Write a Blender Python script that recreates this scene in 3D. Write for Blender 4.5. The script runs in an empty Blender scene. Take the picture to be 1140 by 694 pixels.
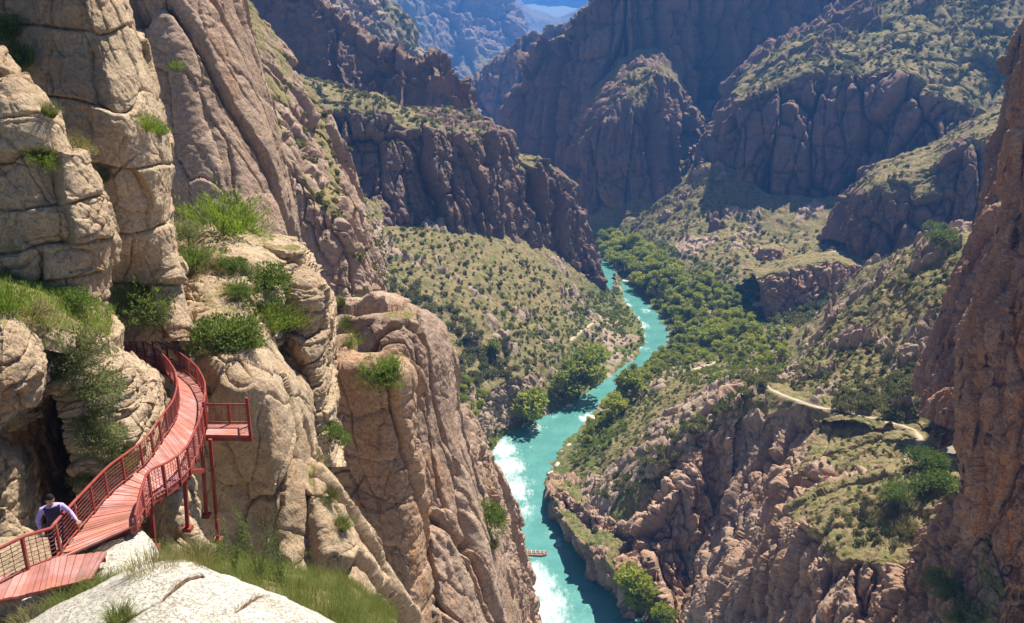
import bpy, bmesh, math, random
import numpy as np
from mathutils import Vector, Matrix, Euler

random.seed(7)
RNG = np.random.default_rng(11)
scene = bpy.context.scene
COL = scene.collection
R = math.radians

# ------------------------------------------------------------------ camera
CAM_Z = 140.0            # the viewpoint stands 140 m above the river (z = 0)
PITCH = R(18.0)
FPX = 949.0              # focal length in photograph pixels (1140 wide)
CP, SP = math.cos(PITCH), math.sin(PITCH)
EYE = np.array([0.0, 0.0, CAM_Z])


def ray(u, v):
    a, b = (u - 570.0) / FPX, (347.0 - v) / FPX
    return np.array([a, CP + b * SP, -SP + b * CP])


def at_y(u, v, y):                      # the point seen at (u, v) that stands y metres ahead
    d = ray(u, v)
    return EYE + d * (y / d[1])


def at_z(u, v, z):                      # the point seen at (u, v) that stands at height z
    d = ray(u, v)
    return EYE + d * ((z - CAM_Z) / d[2])


def project(p):
    p = np.asarray(p, dtype=float).reshape(-1, 3) - EYE
    dep = p[:, 1] * CP - p[:, 2] * SP
    up = p[:, 1] * SP + p[:, 2] * CP
    return 570 + FPX * p[:, 0] / dep, 347 - FPX * up / dep, dep


cam = bpy.data.cameras.new('camera')
cam.sensor_width = 36.0
cam.lens = 36.0 * FPX / 1140.0
cam.clip_start, cam.clip_end = 0.5, 30000
cam_ob = bpy.data.objects.new('camera', cam)
cam_ob.location = EYE
cam_ob.rotation_euler = (math.pi / 2 - PITCH, 0, 0)
COL.objects.link(cam_ob)
scene.camera = cam_ob


# ------------------------------------------------------------------ tags
def tag(o, label=None, cat=None, group=None, kind=None):
    if label: o['label'] = label
    if cat: o['category'] = cat
    if group: o['group'] = group
    if kind: o['kind'] = kind
    return o


def link(name, me, mat=None, parent=None):
    o = bpy.data.objects.new(name, me)
    COL.objects.link(o)
    if mat is not None:
        for m in (mat if isinstance(mat, (list, tuple)) else [mat]):
            me.materials.append(m)
    if parent is not None: o.parent = parent
    return o


def empty(name, loc=(0, 0, 0), rz=0.0):
    o = bpy.data.objects.new(name, None)
    o.location = loc
    o.rotation_euler = (0, 0, rz)
    o.empty_display_size = 0.2
    COL.objects.link(o)
    return o


def mesh_np(name, co, faces, smooth=True, attrs=None):
    """mesh from numpy arrays: faces is an (n, 3) or (n, 4) index array"""
    co = np.asarray(co, dtype=np.float32)
    faces = np.asarray(faces, dtype=np.int32)
    me = bpy.data.meshes.new(name)
    n, k = faces.shape
    me.vertices.add(len(co)); me.vertices.foreach_set('co', co.ravel())
    me.loops.add(n * k); me.loops.foreach_set('vertex_index', faces.ravel())
    me.polygons.add(n)
    me.polygons.foreach_set('loop_start', np.arange(0, n * k, k, dtype=np.int32))
    me.update(calc_edges=True)
    me.polygons.foreach_set('use_smooth', np.full(n, smooth, dtype=bool))
    for key, val in (attrs or {}).items():
        a = me.attributes.new(key, 'FLOAT', 'POINT')
        a.data.foreach_set('value', np.asarray(val, dtype=np.float32))
    me.update()
    return me


# ------------------------------------------------------------------ noise
def _h(ix, iy, iz, seed):
    with np.errstate(over='ignore'):
        h = (ix.astype(np.uint32) * np.uint32(374761393) + iy.astype(np.uint32) * np.uint32(668265263)
             + iz.astype(np.uint32) * np.uint32(2147483647) + np.uint32(seed * 7919 + 13) * np.uint32(1274126177))
        h = (h ^ (h >> np.uint32(13))) * np.uint32(1274126177)
        h = (h ^ (h >> np.uint32(16))) * np.uint32(2246822519)
        return h ^ (h >> np.uint32(15))


def perlin(p, seed=0):
    i = np.floor(p).astype(np.int64)
    f = (p - i).astype(np.float32)
    w = f * f * f * (f * (f * 6 - 15) + 10)
    out = 0
    for dx in (0, 1):
        wx = w[:, 0] if dx else 1 - w[:, 0]
        for dy in (0, 1):
            wy = w[:, 1] if dy else 1 - w[:, 1]
            for dz in (0, 1):
                wz = w[:, 2] if dz else 1 - w[:, 2]
                h = _h(i[:, 0] + dx, i[:, 1] + dy, i[:, 2] + dz, seed)
                gx = ((h & np.uint32(1023)).astype(np.float32) / 511.5 - 1)
                gy = (((h >> np.uint32(10)) & np.uint32(1023)).astype(np.float32) / 511.5 - 1)
                gz = (((h >> np.uint32(20)) & np.uint32(1023)).astype(np.float32) / 511.5 - 1)
                out = out + wx * wy * wz * (gx * (f[:, 0] - dx) + gy * (f[:, 1] - dy) + gz * (f[:, 2] - dz))
    return out * 1.3


def fbm(p, octaves=4, seed=0, gain=0.5, lac=2.03):
    s, a, t = 0, 1.0, 0.0
    for k in range(octaves):
        s = s + a * perlin(p, seed + k * 17)
        t += a; a *= gain
        p = p * lac + 3.7
    return s / t * 1.6


def ridged(p, octaves=4, seed=0):
    s, a, t = 0, 1.0, 0.0
    for k in range(octaves):
        s = s + a * (1 - np.abs(perlin(p, seed + k * 17)) * 2.2)
        t += a; a *= 0.5
        p = p * 2.07 + 1.3
    return s / t


def voronoi(p, seed=0, jitter=0.9):
    i = np.floor(p).astype(np.int64)
    f = (p - i).astype(np.float32)
    n = len(p)
    f1 = np.full(n, 9.0, np.float32); f2 = np.full(n, 9.0, np.float32); rnd = np.zeros(n, np.float32); fac = np.zeros(n, np.float32)
    for dx in (-1, 0, 1):
        for dy in (-1, 0, 1):
            for dz in (-1, 0, 1):
                h = _h(i[:, 0] + dx, i[:, 1] + dy, i[:, 2] + dz, seed)
                jx = (h & np.uint32(1023)).astype(np.float32) / 1023
                jy = ((h >> np.uint32(10)) & np.uint32(1023)).astype(np.float32) / 1023
                jz = ((h >> np.uint32(20)) & np.uint32(1023)).astype(np.float32) / 1023
                ex = dx + 0.5 + (jx - .5) * jitter - f[:, 0]; ey = dy + 0.5 + (jy - .5) * jitter - f[:, 1]; ez = dz + 0.5 + (jz - .5) * jitter - f[:, 2]
                d = np.sqrt(ex * ex + ey * ey + ez * ez)
                # every block leans its own way: an angular facet instead of a pillow
                tl = ex * (jy - .5) + ey * (jz - .5) + ez * (jx - .5)
                near = d < f1
                f2 = np.where(near, f1, np.minimum(f2, d))
                rnd = np.where(near, (h % np.uint32(9973)).astype(np.float32) / 9973, rnd)
                fac = np.where(near, tl, fac)
                f1 = np.where(near, d, f1)
    return f2 - f1, rnd, fac


def sstep(a, b, x):
    t = np.clip((x - a) / (b - a), 0.0, 1.0)
    return t * t * (3 - 2 * t)


# ------------------------------------------------------------------ rock masses
def catmull(c, t):
    """c: (n, ..., 3) control rows, t: parameters in [0, n-1]"""
    n = len(c)
    i = np.clip(np.floor(t).astype(int), 0, n - 2)
    f = (t - i).reshape((-1,) + (1,) * (c.ndim - 1))
    p0, p1, p2, p3 = c[np.maximum(i - 1, 0)], c[i], c[i + 1], c[np.minimum(i + 2, n - 1)]
    # a flatter tangent than plain Catmull-Rom: crisp brows without overshoot
    k = 0.36
    m1, m2 = k * (p2 - p0), k * (p3 - p1)
    return ((2 * f**3 - 3 * f**2 + 1) * p1 + (f**3 - 2 * f**2 + f) * m1 + (-2 * f**3 + 3 * f**2) * p2 + (f**3 - f**2) * m2)


def params(c, axis, px, cap):
    """sample parameters along one axis of the control grid, about px photograph pixels apart"""
    c = np.moveaxis(c, axis, 0)
    dep = np.maximum((c[..., 1] * CP - (c[..., 2] - CAM_Z) * SP), 6)
    seg = np.linalg.norm(c[1:] - c[:-1], axis=-1) * FPX / (0.5 * (dep[1:] + dep[:-1]))
    k = np.clip(np.ceil(np.percentile(seg, 70, axis=1) / px), 2, cap).astype(int)
    return np.concatenate([i + np.arange(n) / n for i, n in enumerate(k)] + [[len(k)]])


def grid_normals(g):
    du = np.gradient(g, axis=1); dv = np.gradient(g, axis=0)
    n = np.cross(du, dv)
    n /= np.maximum(np.linalg.norm(n, axis=-1, keepdims=True), 1e-9)
    return n


PATCHES = {}


def mass(name, rows, mat, label, rock, px=1.5, cap=260, back=None, flip=None, kind='structure', top_veg=1.0):
    """A rock mass or hillside: control rows (top to bottom, each the same number of points, (u, v, y) as seen and how far ahead,
    or an [x, y, z] list for world points), smoothed, then weathered by real displacement. ROCK: dict of the weathering."""
    assert len({len(r) for r in rows}) == 1, (label, [len(r) for r in rows])
    c = np.array([[np.array(q) if isinstance(q, list) else (q if isinstance(q, np.ndarray) else at_y(*q)) for q in r] for r in rows], dtype=float)
    if back is not None:                # close it behind the brow
        c = np.concatenate([[c[0] + np.array(b, dtype=float)] for b in reversed(back)] + [c], axis=0) if False else np.concatenate([np.stack([c[0] + np.array(b, dtype=float) for b in reversed(back)]), c], axis=0)
    tv, tu = params(c, 0, px, cap), params(c, 1, px, cap)
    g = catmull(c, tv)
    g = np.moveaxis(catmull(np.moveaxis(g, 1, 0), tu), 1, 0)
    nv, nu = g.shape[:2]
    n = grid_normals(g)
    mid = g - EYE
    face = (n * mid).sum(-1)
    if flip is None: flip = np.median(face) > 0
    if flip: n = -n
    p = g.reshape(-1, 3).astype(np.float32); nn = n.reshape(-1, 3).astype(np.float32)
    QUEUE.append((name, p, nn, nv, nu, flip, mat, label, kind, top_veg, rock))


QUEUE = []


def finish_masses():
    from concurrent.futures import ThreadPoolExecutor
    with ThreadPoolExecutor(4) as ex:
        res = list(ex.map(lambda j: weather(j[1], j[2], **j[10]), QUEUE))
    out = []
    for (name, p, nn, nv, nu, flip, mat, label, kind, top_veg, rock), (d, attrs, off) in zip(QUEUE, res):
        p2 = p + nn * d[:, None] + off
        attrs['veg'] = attrs['veg'] * top_veg
        idx = np.arange(nv * nu).reshape(nv, nu)
        f = np.stack([idx[:-1, :-1], idx[1:, :-1], idx[1:, 1:], idx[:-1, 1:]], -1).reshape(-1, 4)
        if flip: f = f[:, ::-1]
        me_ = mesh_np(name, p2, f[:, ::-1], True, attrs)
        me_.set_sharp_from_angle(angle=R(38))
        o = link(name, me_, mat)
        tag(o, label, kind=kind)
        PATCHES[label] = (p2, nn, attrs['veg'], o)
    QUEUE.clear()


def weather(p, n, S=8.0, kz=4.0, col=0.25, blk=0.1, rough=0.05, strata=0.0, Lz=4.0, veg=(0.55, 0.8), vegn=0.0, hill=0.0, outcrop=0.0,
            seed=0, joints=None, crack=0.16, tilt=0.0, facet=1.3, blkz=0.8, fine=1.0, cuts=(), bulge=0.0, steps=(), tilty=0.0, col2=0.42):
    """S: size of the main columns (m), kz: how much taller than wide, col/blk/rough/strata: depths as a share of S."""
    A3 = lambda *a: np.array(a, np.float32)
    up = np.clip(n[:, 2], 0, 1)
    flat = sstep(veg[0], veg[1], up + 0.12 * fbm(p / (S * 0.9), 3, seed + 5))
    steep = 1 - flat
    ws = A3(S * 1.6, S * 1.6, S * max(1.6, kz * 0.9))
    warp = np.stack([fbm(p / ws, 3, seed + 31), fbm(p / ws + 9.1, 3, seed + 47), fbm(p / ws + 4.3, 3, seed + 59)], 1) * (0.24 * S)
    w2 = A3(S * .3, S * .3, S * .3 * max(1, kz * .6))
    q = p + warp + np.stack([fbm(p / w2 + 5.1, 3, seed + 33), fbm(p / w2 + 1.1, 3, seed + 49), fbm(p / w2 + 8.3, 3, seed + 61)], 1) * (0.055 * S)
    if tilt: q[:, 0] = q[:, 0] + tilt * q[:, 2]
    if tilty: q[:, 1] = q[:, 1] + tilty * q[:, 2]
    d = np.zeros(len(p), np.float32)
    rnd = np.zeros(len(p), np.float32)

    def layer(qq, sd, w, k=1.0):
        e, r, fa = voronoi(qq, sd)
        e = np.clip(e / w, 0, 1)
        return (-(1 - e) ** 2 * 0.55 + 1.0 * (r - 0.5) + facet * fa), r

    if col:
        h, r1 = layer(q / A3(S, S, S * kz), seed + 1, crack)
        d += col * S * h * (0.25 + 0.75 * steep)
        s2 = S * 0.42
        h, r2 = layer(q / A3(s2, s2, s2 * kz * 0.7) + 3.3, seed + 2, crack * 1.2)
        d += col * col2 * S * h * (0.2 + 0.8 * steep)
        rnd += r1 * 0.5 + r2 * 0.25
    if blk:
        s3 = S * 0.5
        h, r3 = layer(q * A3(1, 1, blkz) / s3 + 7.7, seed + 3, crack * 1.2)
        d += blk * S * h * (0.25 + 0.75 * steep)
        s4 = S * 0.19
        h, r4 = layer((p + warp * 0.4) * A3(1, 1, blkz) / s4 + 1.7, seed + 4, crack * 1.5)
        d += fine * blk * 0.45 * S * h * (0.15 + 0.85 * steep)
        rnd += r3 * 0.25
    if joints is not None:              # a few wide, rounded courses of blocks (near rock)
        hx, hz, depth, sd = joints[:4]
        t = p[:, 2] + 0.35 * hz * fbm(p / (hz * 2.2), 2, sd)
        k = np.floor(t / hz); fz = t / hz - k
        al = p[:, 0] * 0.8 + p[:, 1] * 0.6 + 0.3 * hx * fbm(p / (hx * 1.2), 2, sd + 3) + (np.abs(np.sin(k * 12.99 + sd)) * 43758.5 % 1) * hx
        kx = np.floor(al / hx); fx = al / hx - kx
        ez = np.clip(np.minimum(fz, 1 - fz) * hz / (depth * 0.38), 0, 1); ex = np.clip(np.minimum(fx, 1 - fx) * hx / (depth * 0.3), 0, 1)
        e = np.minimum(ez, 0.35 + 0.65 * ex)
        rr = np.abs(np.sin(k * 78.233 + kx * 37.719 + sd) * 43758.5453) % 1
        r2_ = np.abs(np.sin(k * 12.233 + kx * 91.719 + sd) * 43758.5453) % 1
        r3_ = np.abs(np.sin(k * 45.233 + kx * 17.719 + sd) * 43758.5453) % 1
        lean = (fz - 0.5) * (r2_ - 0.5) * 1.5 + (fx - 0.5) * (r3_ - 0.5) * 1.8
        d += depth * (-0.75 * (1 - np.sqrt(1 - (1 - e) ** 2)) + 1.1 * (rr - 0.5) + lean) * (0.35 + 0.65 * steep)
        rnd = rnd * 0.5 + rr * 0.5
    if strata:
        t = p[:, 2] / Lz + 0.5 * fbm(p / (S * 1.5), 2, seed + 71)
        f = t - np.floor(t)
        h2 = np.abs(np.sin(np.floor(t) * 91.7 + seed) * 4375.5) % 1
        d += strata * S * (np.sqrt(np.clip(1 - (2 * f - 1) ** 4, 0, 1)) - 0.8 + 0.9 * (h2 - 0.5)) * steep
    if bulge: d += bulge * S * fbm(p / (S * 0.7) + 2.7, 3, seed + 151)
    d += rough * S * fbm(p / (S * 0.5), 6, seed + 81, 0.58)
    d += rough * 0.55 * S * (ridged(p / (S * 0.16), 3, seed + 95) - 0.5) * (0.35 + 0.65 * steep)
    off = np.zeros_like(p)
    outc = np.zeros(len(p), np.float32)
    if hill:
        off[:, 2] += hill * fbm(p / (S * 2.0), 5, seed + 101, 0.55) * flat
        if outcrop:
            m = sstep(0.18, 0.34, fbm(p / (S * 2.4), 4, seed + 111, 0.6) + vegn * 0.2)
            e, r5, fa = voronoi(q / np.array([S * .5, S * .5, S * .45], np.float32) + 2.2, seed + 121)
            e = np.clip(e / 0.2, 0, 1)
            off[:, 2] += m * outcrop * (0.5 + 0.8 * r5 + 0.9 * fa) * (0.4 + 0.6 * e) * flat
            outc = m
        off[:, 2] *= sstep(0.5, 9.0, p[:, 2])
    for (ax, ay, bx, by, w, dp) in cuts:  # long joints in flat bedrock
        ab = np.array([bx - ax, by - ay], np.float32); L2 = float((ab ** 2).sum())
        wob = 0.35 * w * 8 * fbm(p * 1.3, 3, seed + 141)
        t_ = np.clip(((p[:, 0] - ax) * ab[0] + (p[:, 1] - ay) * ab[1]) / L2, 0, 1)
        dist = np.hypot(p[:, 0] - ax - t_ * ab[0], p[:, 1] - ay - t_ * ab[1]) + 0.05 * fbm(p * 1.3, 3, seed + 141)
        off[:, 2] -= dp * np.exp(-(dist / w) ** 2)
    for (ax, ay, bx, by, h_) in steps:    # the bed on one side of a joint lies lower
        nx, ny = by - ay, ax - bx; ln = math.hypot(nx, ny)
        sdist = ((p[:, 0] - ax) * nx + (p[:, 1] - ay) * ny) / ln + 0.05 * fbm(p * 1.3, 3, seed + 141)
        off[:, 2] -= h_ * sstep(-0.03, 0.03, sdist)
    vg = flat * (1 - outc)
    cutm = np.zeros(len(p), np.float32)
    for (ax, ay, bx, by, w, dp) in cuts:
        ab = np.array([bx - ax, by - ay], np.float32); t_ = np.clip(((p[:, 0] - ax) * ab[0] + (p[:, 1] - ay) * ab[1]) / float((ab ** 2).sum()), 0, 1)
        cutm = np.maximum(cutm, np.exp(-((np.hypot(p[:, 0] - ax - t_ * ab[0], p[:, 1] - ay - t_ * ab[1]) + 0.05 * fbm(p * 1.3, 3, seed + 141)) / (w * 1.1)) ** 2))
    vg = np.clip(vg * (0.75 + vegn + 0.5 * fbm(p / (S * 0.7), 3, seed + 131)), 0, 1)
    vg = np.maximum(vg, cutm)
    lush = flat * sstep(20, 4, p[:, 2] + 9 * fbm(p / 14.0, 4, 991)) * (p[:, 1] > 120)
    return d, {'lush': lush.astype(np.float32), 'veg': vg, 'rnd': np.clip(rnd, 0, 1)}, off
# ------------------------------------------------------------------ materials
class NT:
    def __init__(self, name):
        self.m = bpy.data.materials.new(name); self.m.use_nodes = True
        self.t = self.m.node_tree; self.t.nodes.clear()
        self.out = self.t.nodes.new('ShaderNodeOutputMaterial')

    def n(self, typ, **kw):
        nd = self.t.nodes.new('ShaderNode' + typ)
        for k, v in kw.items():
            if k.startswith('i_'):
                key = k[2:]
                nd.inputs[int(key) if key.isdigit() else key.replace('_', ' ')].default_value = v
            else: setattr(nd, k, v)
        return nd

    def l(self, a, b): self.t.links.new(a, b)

    def noise(self, vec, scale, detail=5, rough=0.55):
        nd = self.n('TexNoise'); nd.inputs['Scale'].default_value = scale; nd.inputs['Detail'].default_value = detail
        nd.inputs['Roughness'].default_value = rough
        self.l(vec, nd.inputs['Vector']); return nd.outputs[0]

    def ramp(self, fac, a, b):
        nd = self.n('MapRange'); nd.inputs[1].default_value = a; nd.inputs[2].default_value = b
        nd.interpolation_type = 'SMOOTHSTEP'
        self.l(fac, nd.inputs[0]); return nd.outputs[0]

    def mix(self, fac, a, b, mode='MIX'):
        nd = self.n('Mix', data_type='RGBA', blend_type=mode)
        for s, v in ((nd.inputs[0], fac), (nd.inputs[6], a), (nd.inputs[7], b)):
            if hasattr(v, 'links'): self.l(v, s)
            elif isinstance(v, (tuple, list)): s.default_value = (*v, 1)
            else: s.default_value = v
        return nd.outputs[2]

    def math(self, op, a, b=0.0):
        nd = self.n('Math', operation=op)
        for s, v in ((nd.inputs[0], a), (nd.inputs[1], b)):
            if hasattr(v, 'links'): self.l(v, s)
            else: s.default_value = v
        return nd.outputs[0]

    def attr(self, name):
        nd = self.n('Attribute'); nd.attribute_name = name; return nd.outputs['Fac']

    def vscale(self, vec, s):
        nd = self.n('Mapping'); nd.inputs['Scale'].default_value = s; self.l(vec, nd.inputs['Vector']); return nd.outputs[0]

    def bsdf(self, color, rough=0.9, spec=0.2, normal=None, **kw):
        b = self.n('BsdfPrincipled')
        for s, v in ((b.inputs['Base Color'], color), (b.inputs['Roughness'], rough)):
            if hasattr(v, 'links'): self.l(v, s)
            elif isinstance(v, (tuple, list)): s.default_value = (*v, 1)
            else: s.default_value = v
        b.inputs['Specular IOR Level'].default_value = spec
        if normal is not None: self.l(normal, b.inputs['Normal'])
        self.l(b.outputs[0], self.out.inputs[0])
        return b

    def bump(self, h, dist, strength=1.0):
        nd = self.n('Bump'); nd.inputs['Strength'].default_value = strength; nd.inputs['Distance'].default_value = dist
        self.l(h, nd.inputs['Height']); return nd.outputs[0]


def rock_mat(name, c1, c2, stain, S, soil=(0.31, 0.22, 0.12), grass=(0.225, 0.195, 0.068), green=(0.11, 0.13, 0.032), dark=(0.12, 0.085, 0.065),
             streak=0.5, bump=0.06, green_amt=0.5, lichen=0.25):
    """weathered rock with iron stain, vertical varnish streaks and bedding; earth and low growth where the ground is flat"""
    t = NT(name)
    co = t.n('TexCoord').outputs['Object']
    n1 = t.noise(co, 1 / (S * 2.2), 6, 0.6)
    n2 = t.noise(co, 1 / (S * 0.28), 6, 0.65)
    col = t.mix(t.ramp(n1, 0.38, 0.62), c1, c2)
    st = t.noise(t.vscale(co, (1, 1, 0.14)), 1 / (S * 0.34), 5, 0.6)
    col = t.mix(t.math('MULTIPLY', t.ramp(st, 0.5, 0.72), streak), col, stain)
    st2 = t.noise(t.vscale(co, (1, 1, 0.08)), 1 / (S * 0.2), 4, 0.6)
    col = t.mix(t.math('MULTIPLY', t.ramp(st2, 0.56, 0.74), streak * 0.8), col, dark)
    bd = t.noise(t.vscale(co, (0.12, 0.12, 1)), 1 / (S * 0.16), 4, 0.55)
    col = t.mix(t.math('MULTIPLY', t.ramp(bd, 0.45, 0.7), 0.25), col, tuple(min(1, x * 1.35) for x in c1))
    v = t.n('HueSaturation'); t.l(col, v.inputs['Color'])
    t.l(t.math('ADD', 0.74, t.math('ADD', t.math('MULTIPLY', t.attr('rnd'), 0.3), t.math('MULTIPLY', n2, 0.26))), v.inputs['Value'])
    col = v.outputs[0]
    lc = t.noise(co, 1 / (S * 0.1), 5, 0.7)
    col = t.mix(t.math('MULTIPLY', t.ramp(lc, 0.6, 0.72), lichen), col, (0.20, 0.19, 0.15))
    # earth and low plants
    g1 = t.noise(co, 1 / (S * 0.5), 6, 0.7)
    g2 = t.noise(co, 1 / (S * 0.12), 5, 0.7)
    veg = t.mix(t.ramp(g2, 0.4, 0.62), soil, grass)
    veg = t.mix(t.math('MULTIPLY', t.ramp(t.math('ADD', g1, t.math('MULTIPLY', t.math('SUBTRACT', g2, 0.5), 0.8)), 0.47, 0.6), green_amt), veg, green)
    veg = t.mix(t.math('MULTIPLY', t.attr('lush'), t.ramp(g2, 0.36, 0.58)), veg, (0.10, 0.135, 0.03))
    a = t.math('ADD', t.attr('veg'), t.math('MULTIPLY', t.math('SUBTRACT', g2, 0.5), 0.9))
    col = t.mix(t.ramp(a, 0.38, 0.56), col, veg)
    h = t.math('ADD', t.math('MULTIPLY', t.noise(co, 1 / (S * 0.12), 8, 0.7), 1.0), t.math('MULTIPLY', st, 0.8))
    h2 = t.math('ADD', t.noise(co, 1 / (S * 0.025), 6, 0.75), t.math('MULTIPLY', t.ramp(t.noise(co, 1 / (S * 0.06), 4, 0.6), 0.42, 0.5), 0.7))
    b1 = t.bump(h, bump * S * 1.6, 1.0)
    b2 = t.bump(h2, bump * S * 0.45, 1.0); t.l(b1, b2.node.inputs['Normal'])
    col = t.mix(t.math('MULTIPLY', t.attr('trail'), 0.85), col, (0.42, 0.33, 0.215))
    t.bsdf(col, 0.92, 0.12, b2)
    return t.m


def foliage_mat(name, c1, c2, c3, trans=0.35):
    t = NT(name)
    oi = t.n('ObjectInfo')
    co = t.n('TexCoord').outputs['Object']
    lr = t.attr('lr')
    col = t.mix(lr, c1, c2)
    col = t.mix(t.math('MULTIPLY', oi.outputs['Random'], 0.6), col, c3)
    v = t.n('HueSaturation'); t.l(col, v.inputs['Color'])
    t.l(t.math('ADD', 0.78, t.math('MULTIPLY', oi.outputs['Random'], 0.44)), v.inputs['Value'])
    col = v.outputs[0]
    d = t.n('BsdfPrincipled'); t.l(col, d.inputs['Base Color']); d.inputs['Roughness'].default_value = 0.6
    d.inputs['Specular IOR Level'].default_value = 0.25
    tr = t.n('BsdfTranslucent')
    br = t.n('HueSaturation'); br.inputs['Value'].default_value = 1.5; br.inputs['Hue'].default_value = 0.485; t.l(col, br.inputs['Color'])
    t.l(br.outputs[0], tr.inputs[0])
    mx = t.n('MixShader'); mx.inputs[0].default_value = trans
    t.l(d.outputs[0], mx.inputs[1]); t.l(tr.outputs[0], mx.inputs[2]); t.l(mx.outputs[0], t.out.inputs[0])
    return t.m


def plain(name, col, rough=0.7, spec=0.3, var=0.25, scale=4.0, bump=0.0):
    t = NT(name)
    co = t.n('TexCoord').outputs['Object']
    n = t.noise(co, scale, 6, 0.65)
    c = t.mix(t.ramp(n, 0.3, 0.7), tuple(x * (1 - var) for x in col), tuple(min(1, x * (1 + var)) for x in col))
    t.bsdf(c, rough, spec, t.bump(n, bump, 0.8) if bump else None)
    return t.m


M = {}
M['near'] = rock_mat('tan_sandstone', (0.46, 0.345, 0.225), (0.38, 0.27, 0.17), (0.40, 0.22, 0.105), 2.6, green=(0.09, 0.12, 0.03), dark=(0.19, 0.14, 0.10), streak=0.4, bump=0.02, lichen=0.35)
M['pale'] = rock_mat('pale_limestone', (0.74, 0.67, 0.55), (0.66, 0.58, 0.46), (0.52, 0.40, 0.28), 1.6, soil=(0.24, 0.15, 0.095), grass=(0.24, 0.16, 0.10), green=(0.25, 0.17, 0.10), dark=(0.3, 0.22, 0.16), streak=0.35, bump=0.03, lichen=0.6)
M['mid'] = rock_mat('rust_sandstone', (0.41, 0.29, 0.21), (0.34, 0.235, 0.165), (0.42, 0.215, 0.10), 6.0, dark=(0.15, 0.105, 0.08), streak=0.5, bump=0.02)
M['red'] = rock_mat('red_sandstone', (0.45, 0.305, 0.215), (0.37, 0.235, 0.155), (0.44, 0.215, 0.095), 8.0, dark=(0.11, 0.075, 0.06), streak=0.65, bump=0.02)
M['orange'] = rock_mat('orange_stained_rock', (0.42, 0.275, 0.175), (0.37, 0.235, 0.15), (0.45, 0.20, 0.07), 5.0, dark=(0.15, 0.10, 0.08), streak=0.7, bump=0.02)
M['tower'] = rock_mat('varnished_red_sandstone', (0.42, 0.265, 0.175), (0.34, 0.205, 0.13), (0.44, 0.20, 0.08), 7.0, dark=(0.06, 0.04, 0.032), streak=1.7, bump=0.03)
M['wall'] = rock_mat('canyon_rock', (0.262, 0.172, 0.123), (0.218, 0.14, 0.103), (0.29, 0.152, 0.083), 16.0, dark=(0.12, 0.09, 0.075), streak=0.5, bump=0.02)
M['hill'] = rock_mat('dry_hillside', (0.42, 0.31, 0.22), (0.35, 0.25, 0.175), (0.34, 0.22, 0.13), 12.0, bump=0.02, green_amt=0.75)
M['far'] = rock_mat('far_rock', (0.27, 0.205, 0.165), (0.24, 0.18, 0.14), (0.3, 0.2, 0.14), 60.0, streak=0.4, bump=0.015)


def river_mat():
    t = NT('turquoise_water')
    co = t.n('TexCoord').outputs['Object']
    fo = t.attr('foam')
    s1 = t.noise(t.vscale(co, (1, 0.45, 1)), 0.5, 7, 0.7)
    s2 = t.noise(co, 0.11, 4, 0.6)
    c = t.mix(t.ramp(s2, 0.35, 0.65), (0.078, 0.24, 0.208), (0.105, 0.29, 0.25))
    f = t.ramp(t.math('ADD', t.math('MULTIPLY', fo, 1.0), t.math('MULTIPLY', t.math('SUBTRACT', s1, 0.5), 1.7)), 0.4, 1.15)
    c = t.mix(t.math('MULTIPLY', f, 0.9), c, (0.72, 0.77, 0.75))
    h = t.math('ADD', t.noise(co, 0.7, 6, 0.65), t.math('MULTIPLY', f, 0.8))
    t.bsdf(c, t.math('ADD', 0.22, t.math('MULTIPLY', f, 0.6)), 0.35, t.bump(h, 0.35, 0.6))
    return t.m


M['river'] = river_mat()
M['bed'] = plain('river_bed_gravel', (0.32, 0.27, 0.2), 0.95, 0.1, 0.3, 0.05)
M['path'] = plain('pale_trail_dirt', (0.45, 0.36, 0.24), 0.95, 0.1, 0.18, 0.8, 0.05)
# ------------------------------------------------------------------ the land
def W(u, v, z=1.0): return at_z(u, v, z)


def row(pts, y=None, dy=0.0):
    """(u, v) with one common y, or (u, v, y) shifted by dy"""
    return [(p[0], p[1], (y if y is not None else p[2]) + dy) for p in pts]


def rows_between(a, b, ts, bulge=None):
    """in-between rows of two rows of world points"""
    A = [at_y(*q) if not isinstance(q, np.ndarray) else q for q in a]
    B = [at_y(*q) if not isinstance(q, np.ndarray) else q for q in b]
    out = []
    for i, t in enumerate(ts):
        off = np.array(bulge[i]) if bulge else 0
        out.append([x * (1 - t) + y * t + off for x, y in zip(A, B)])
    return out


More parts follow.
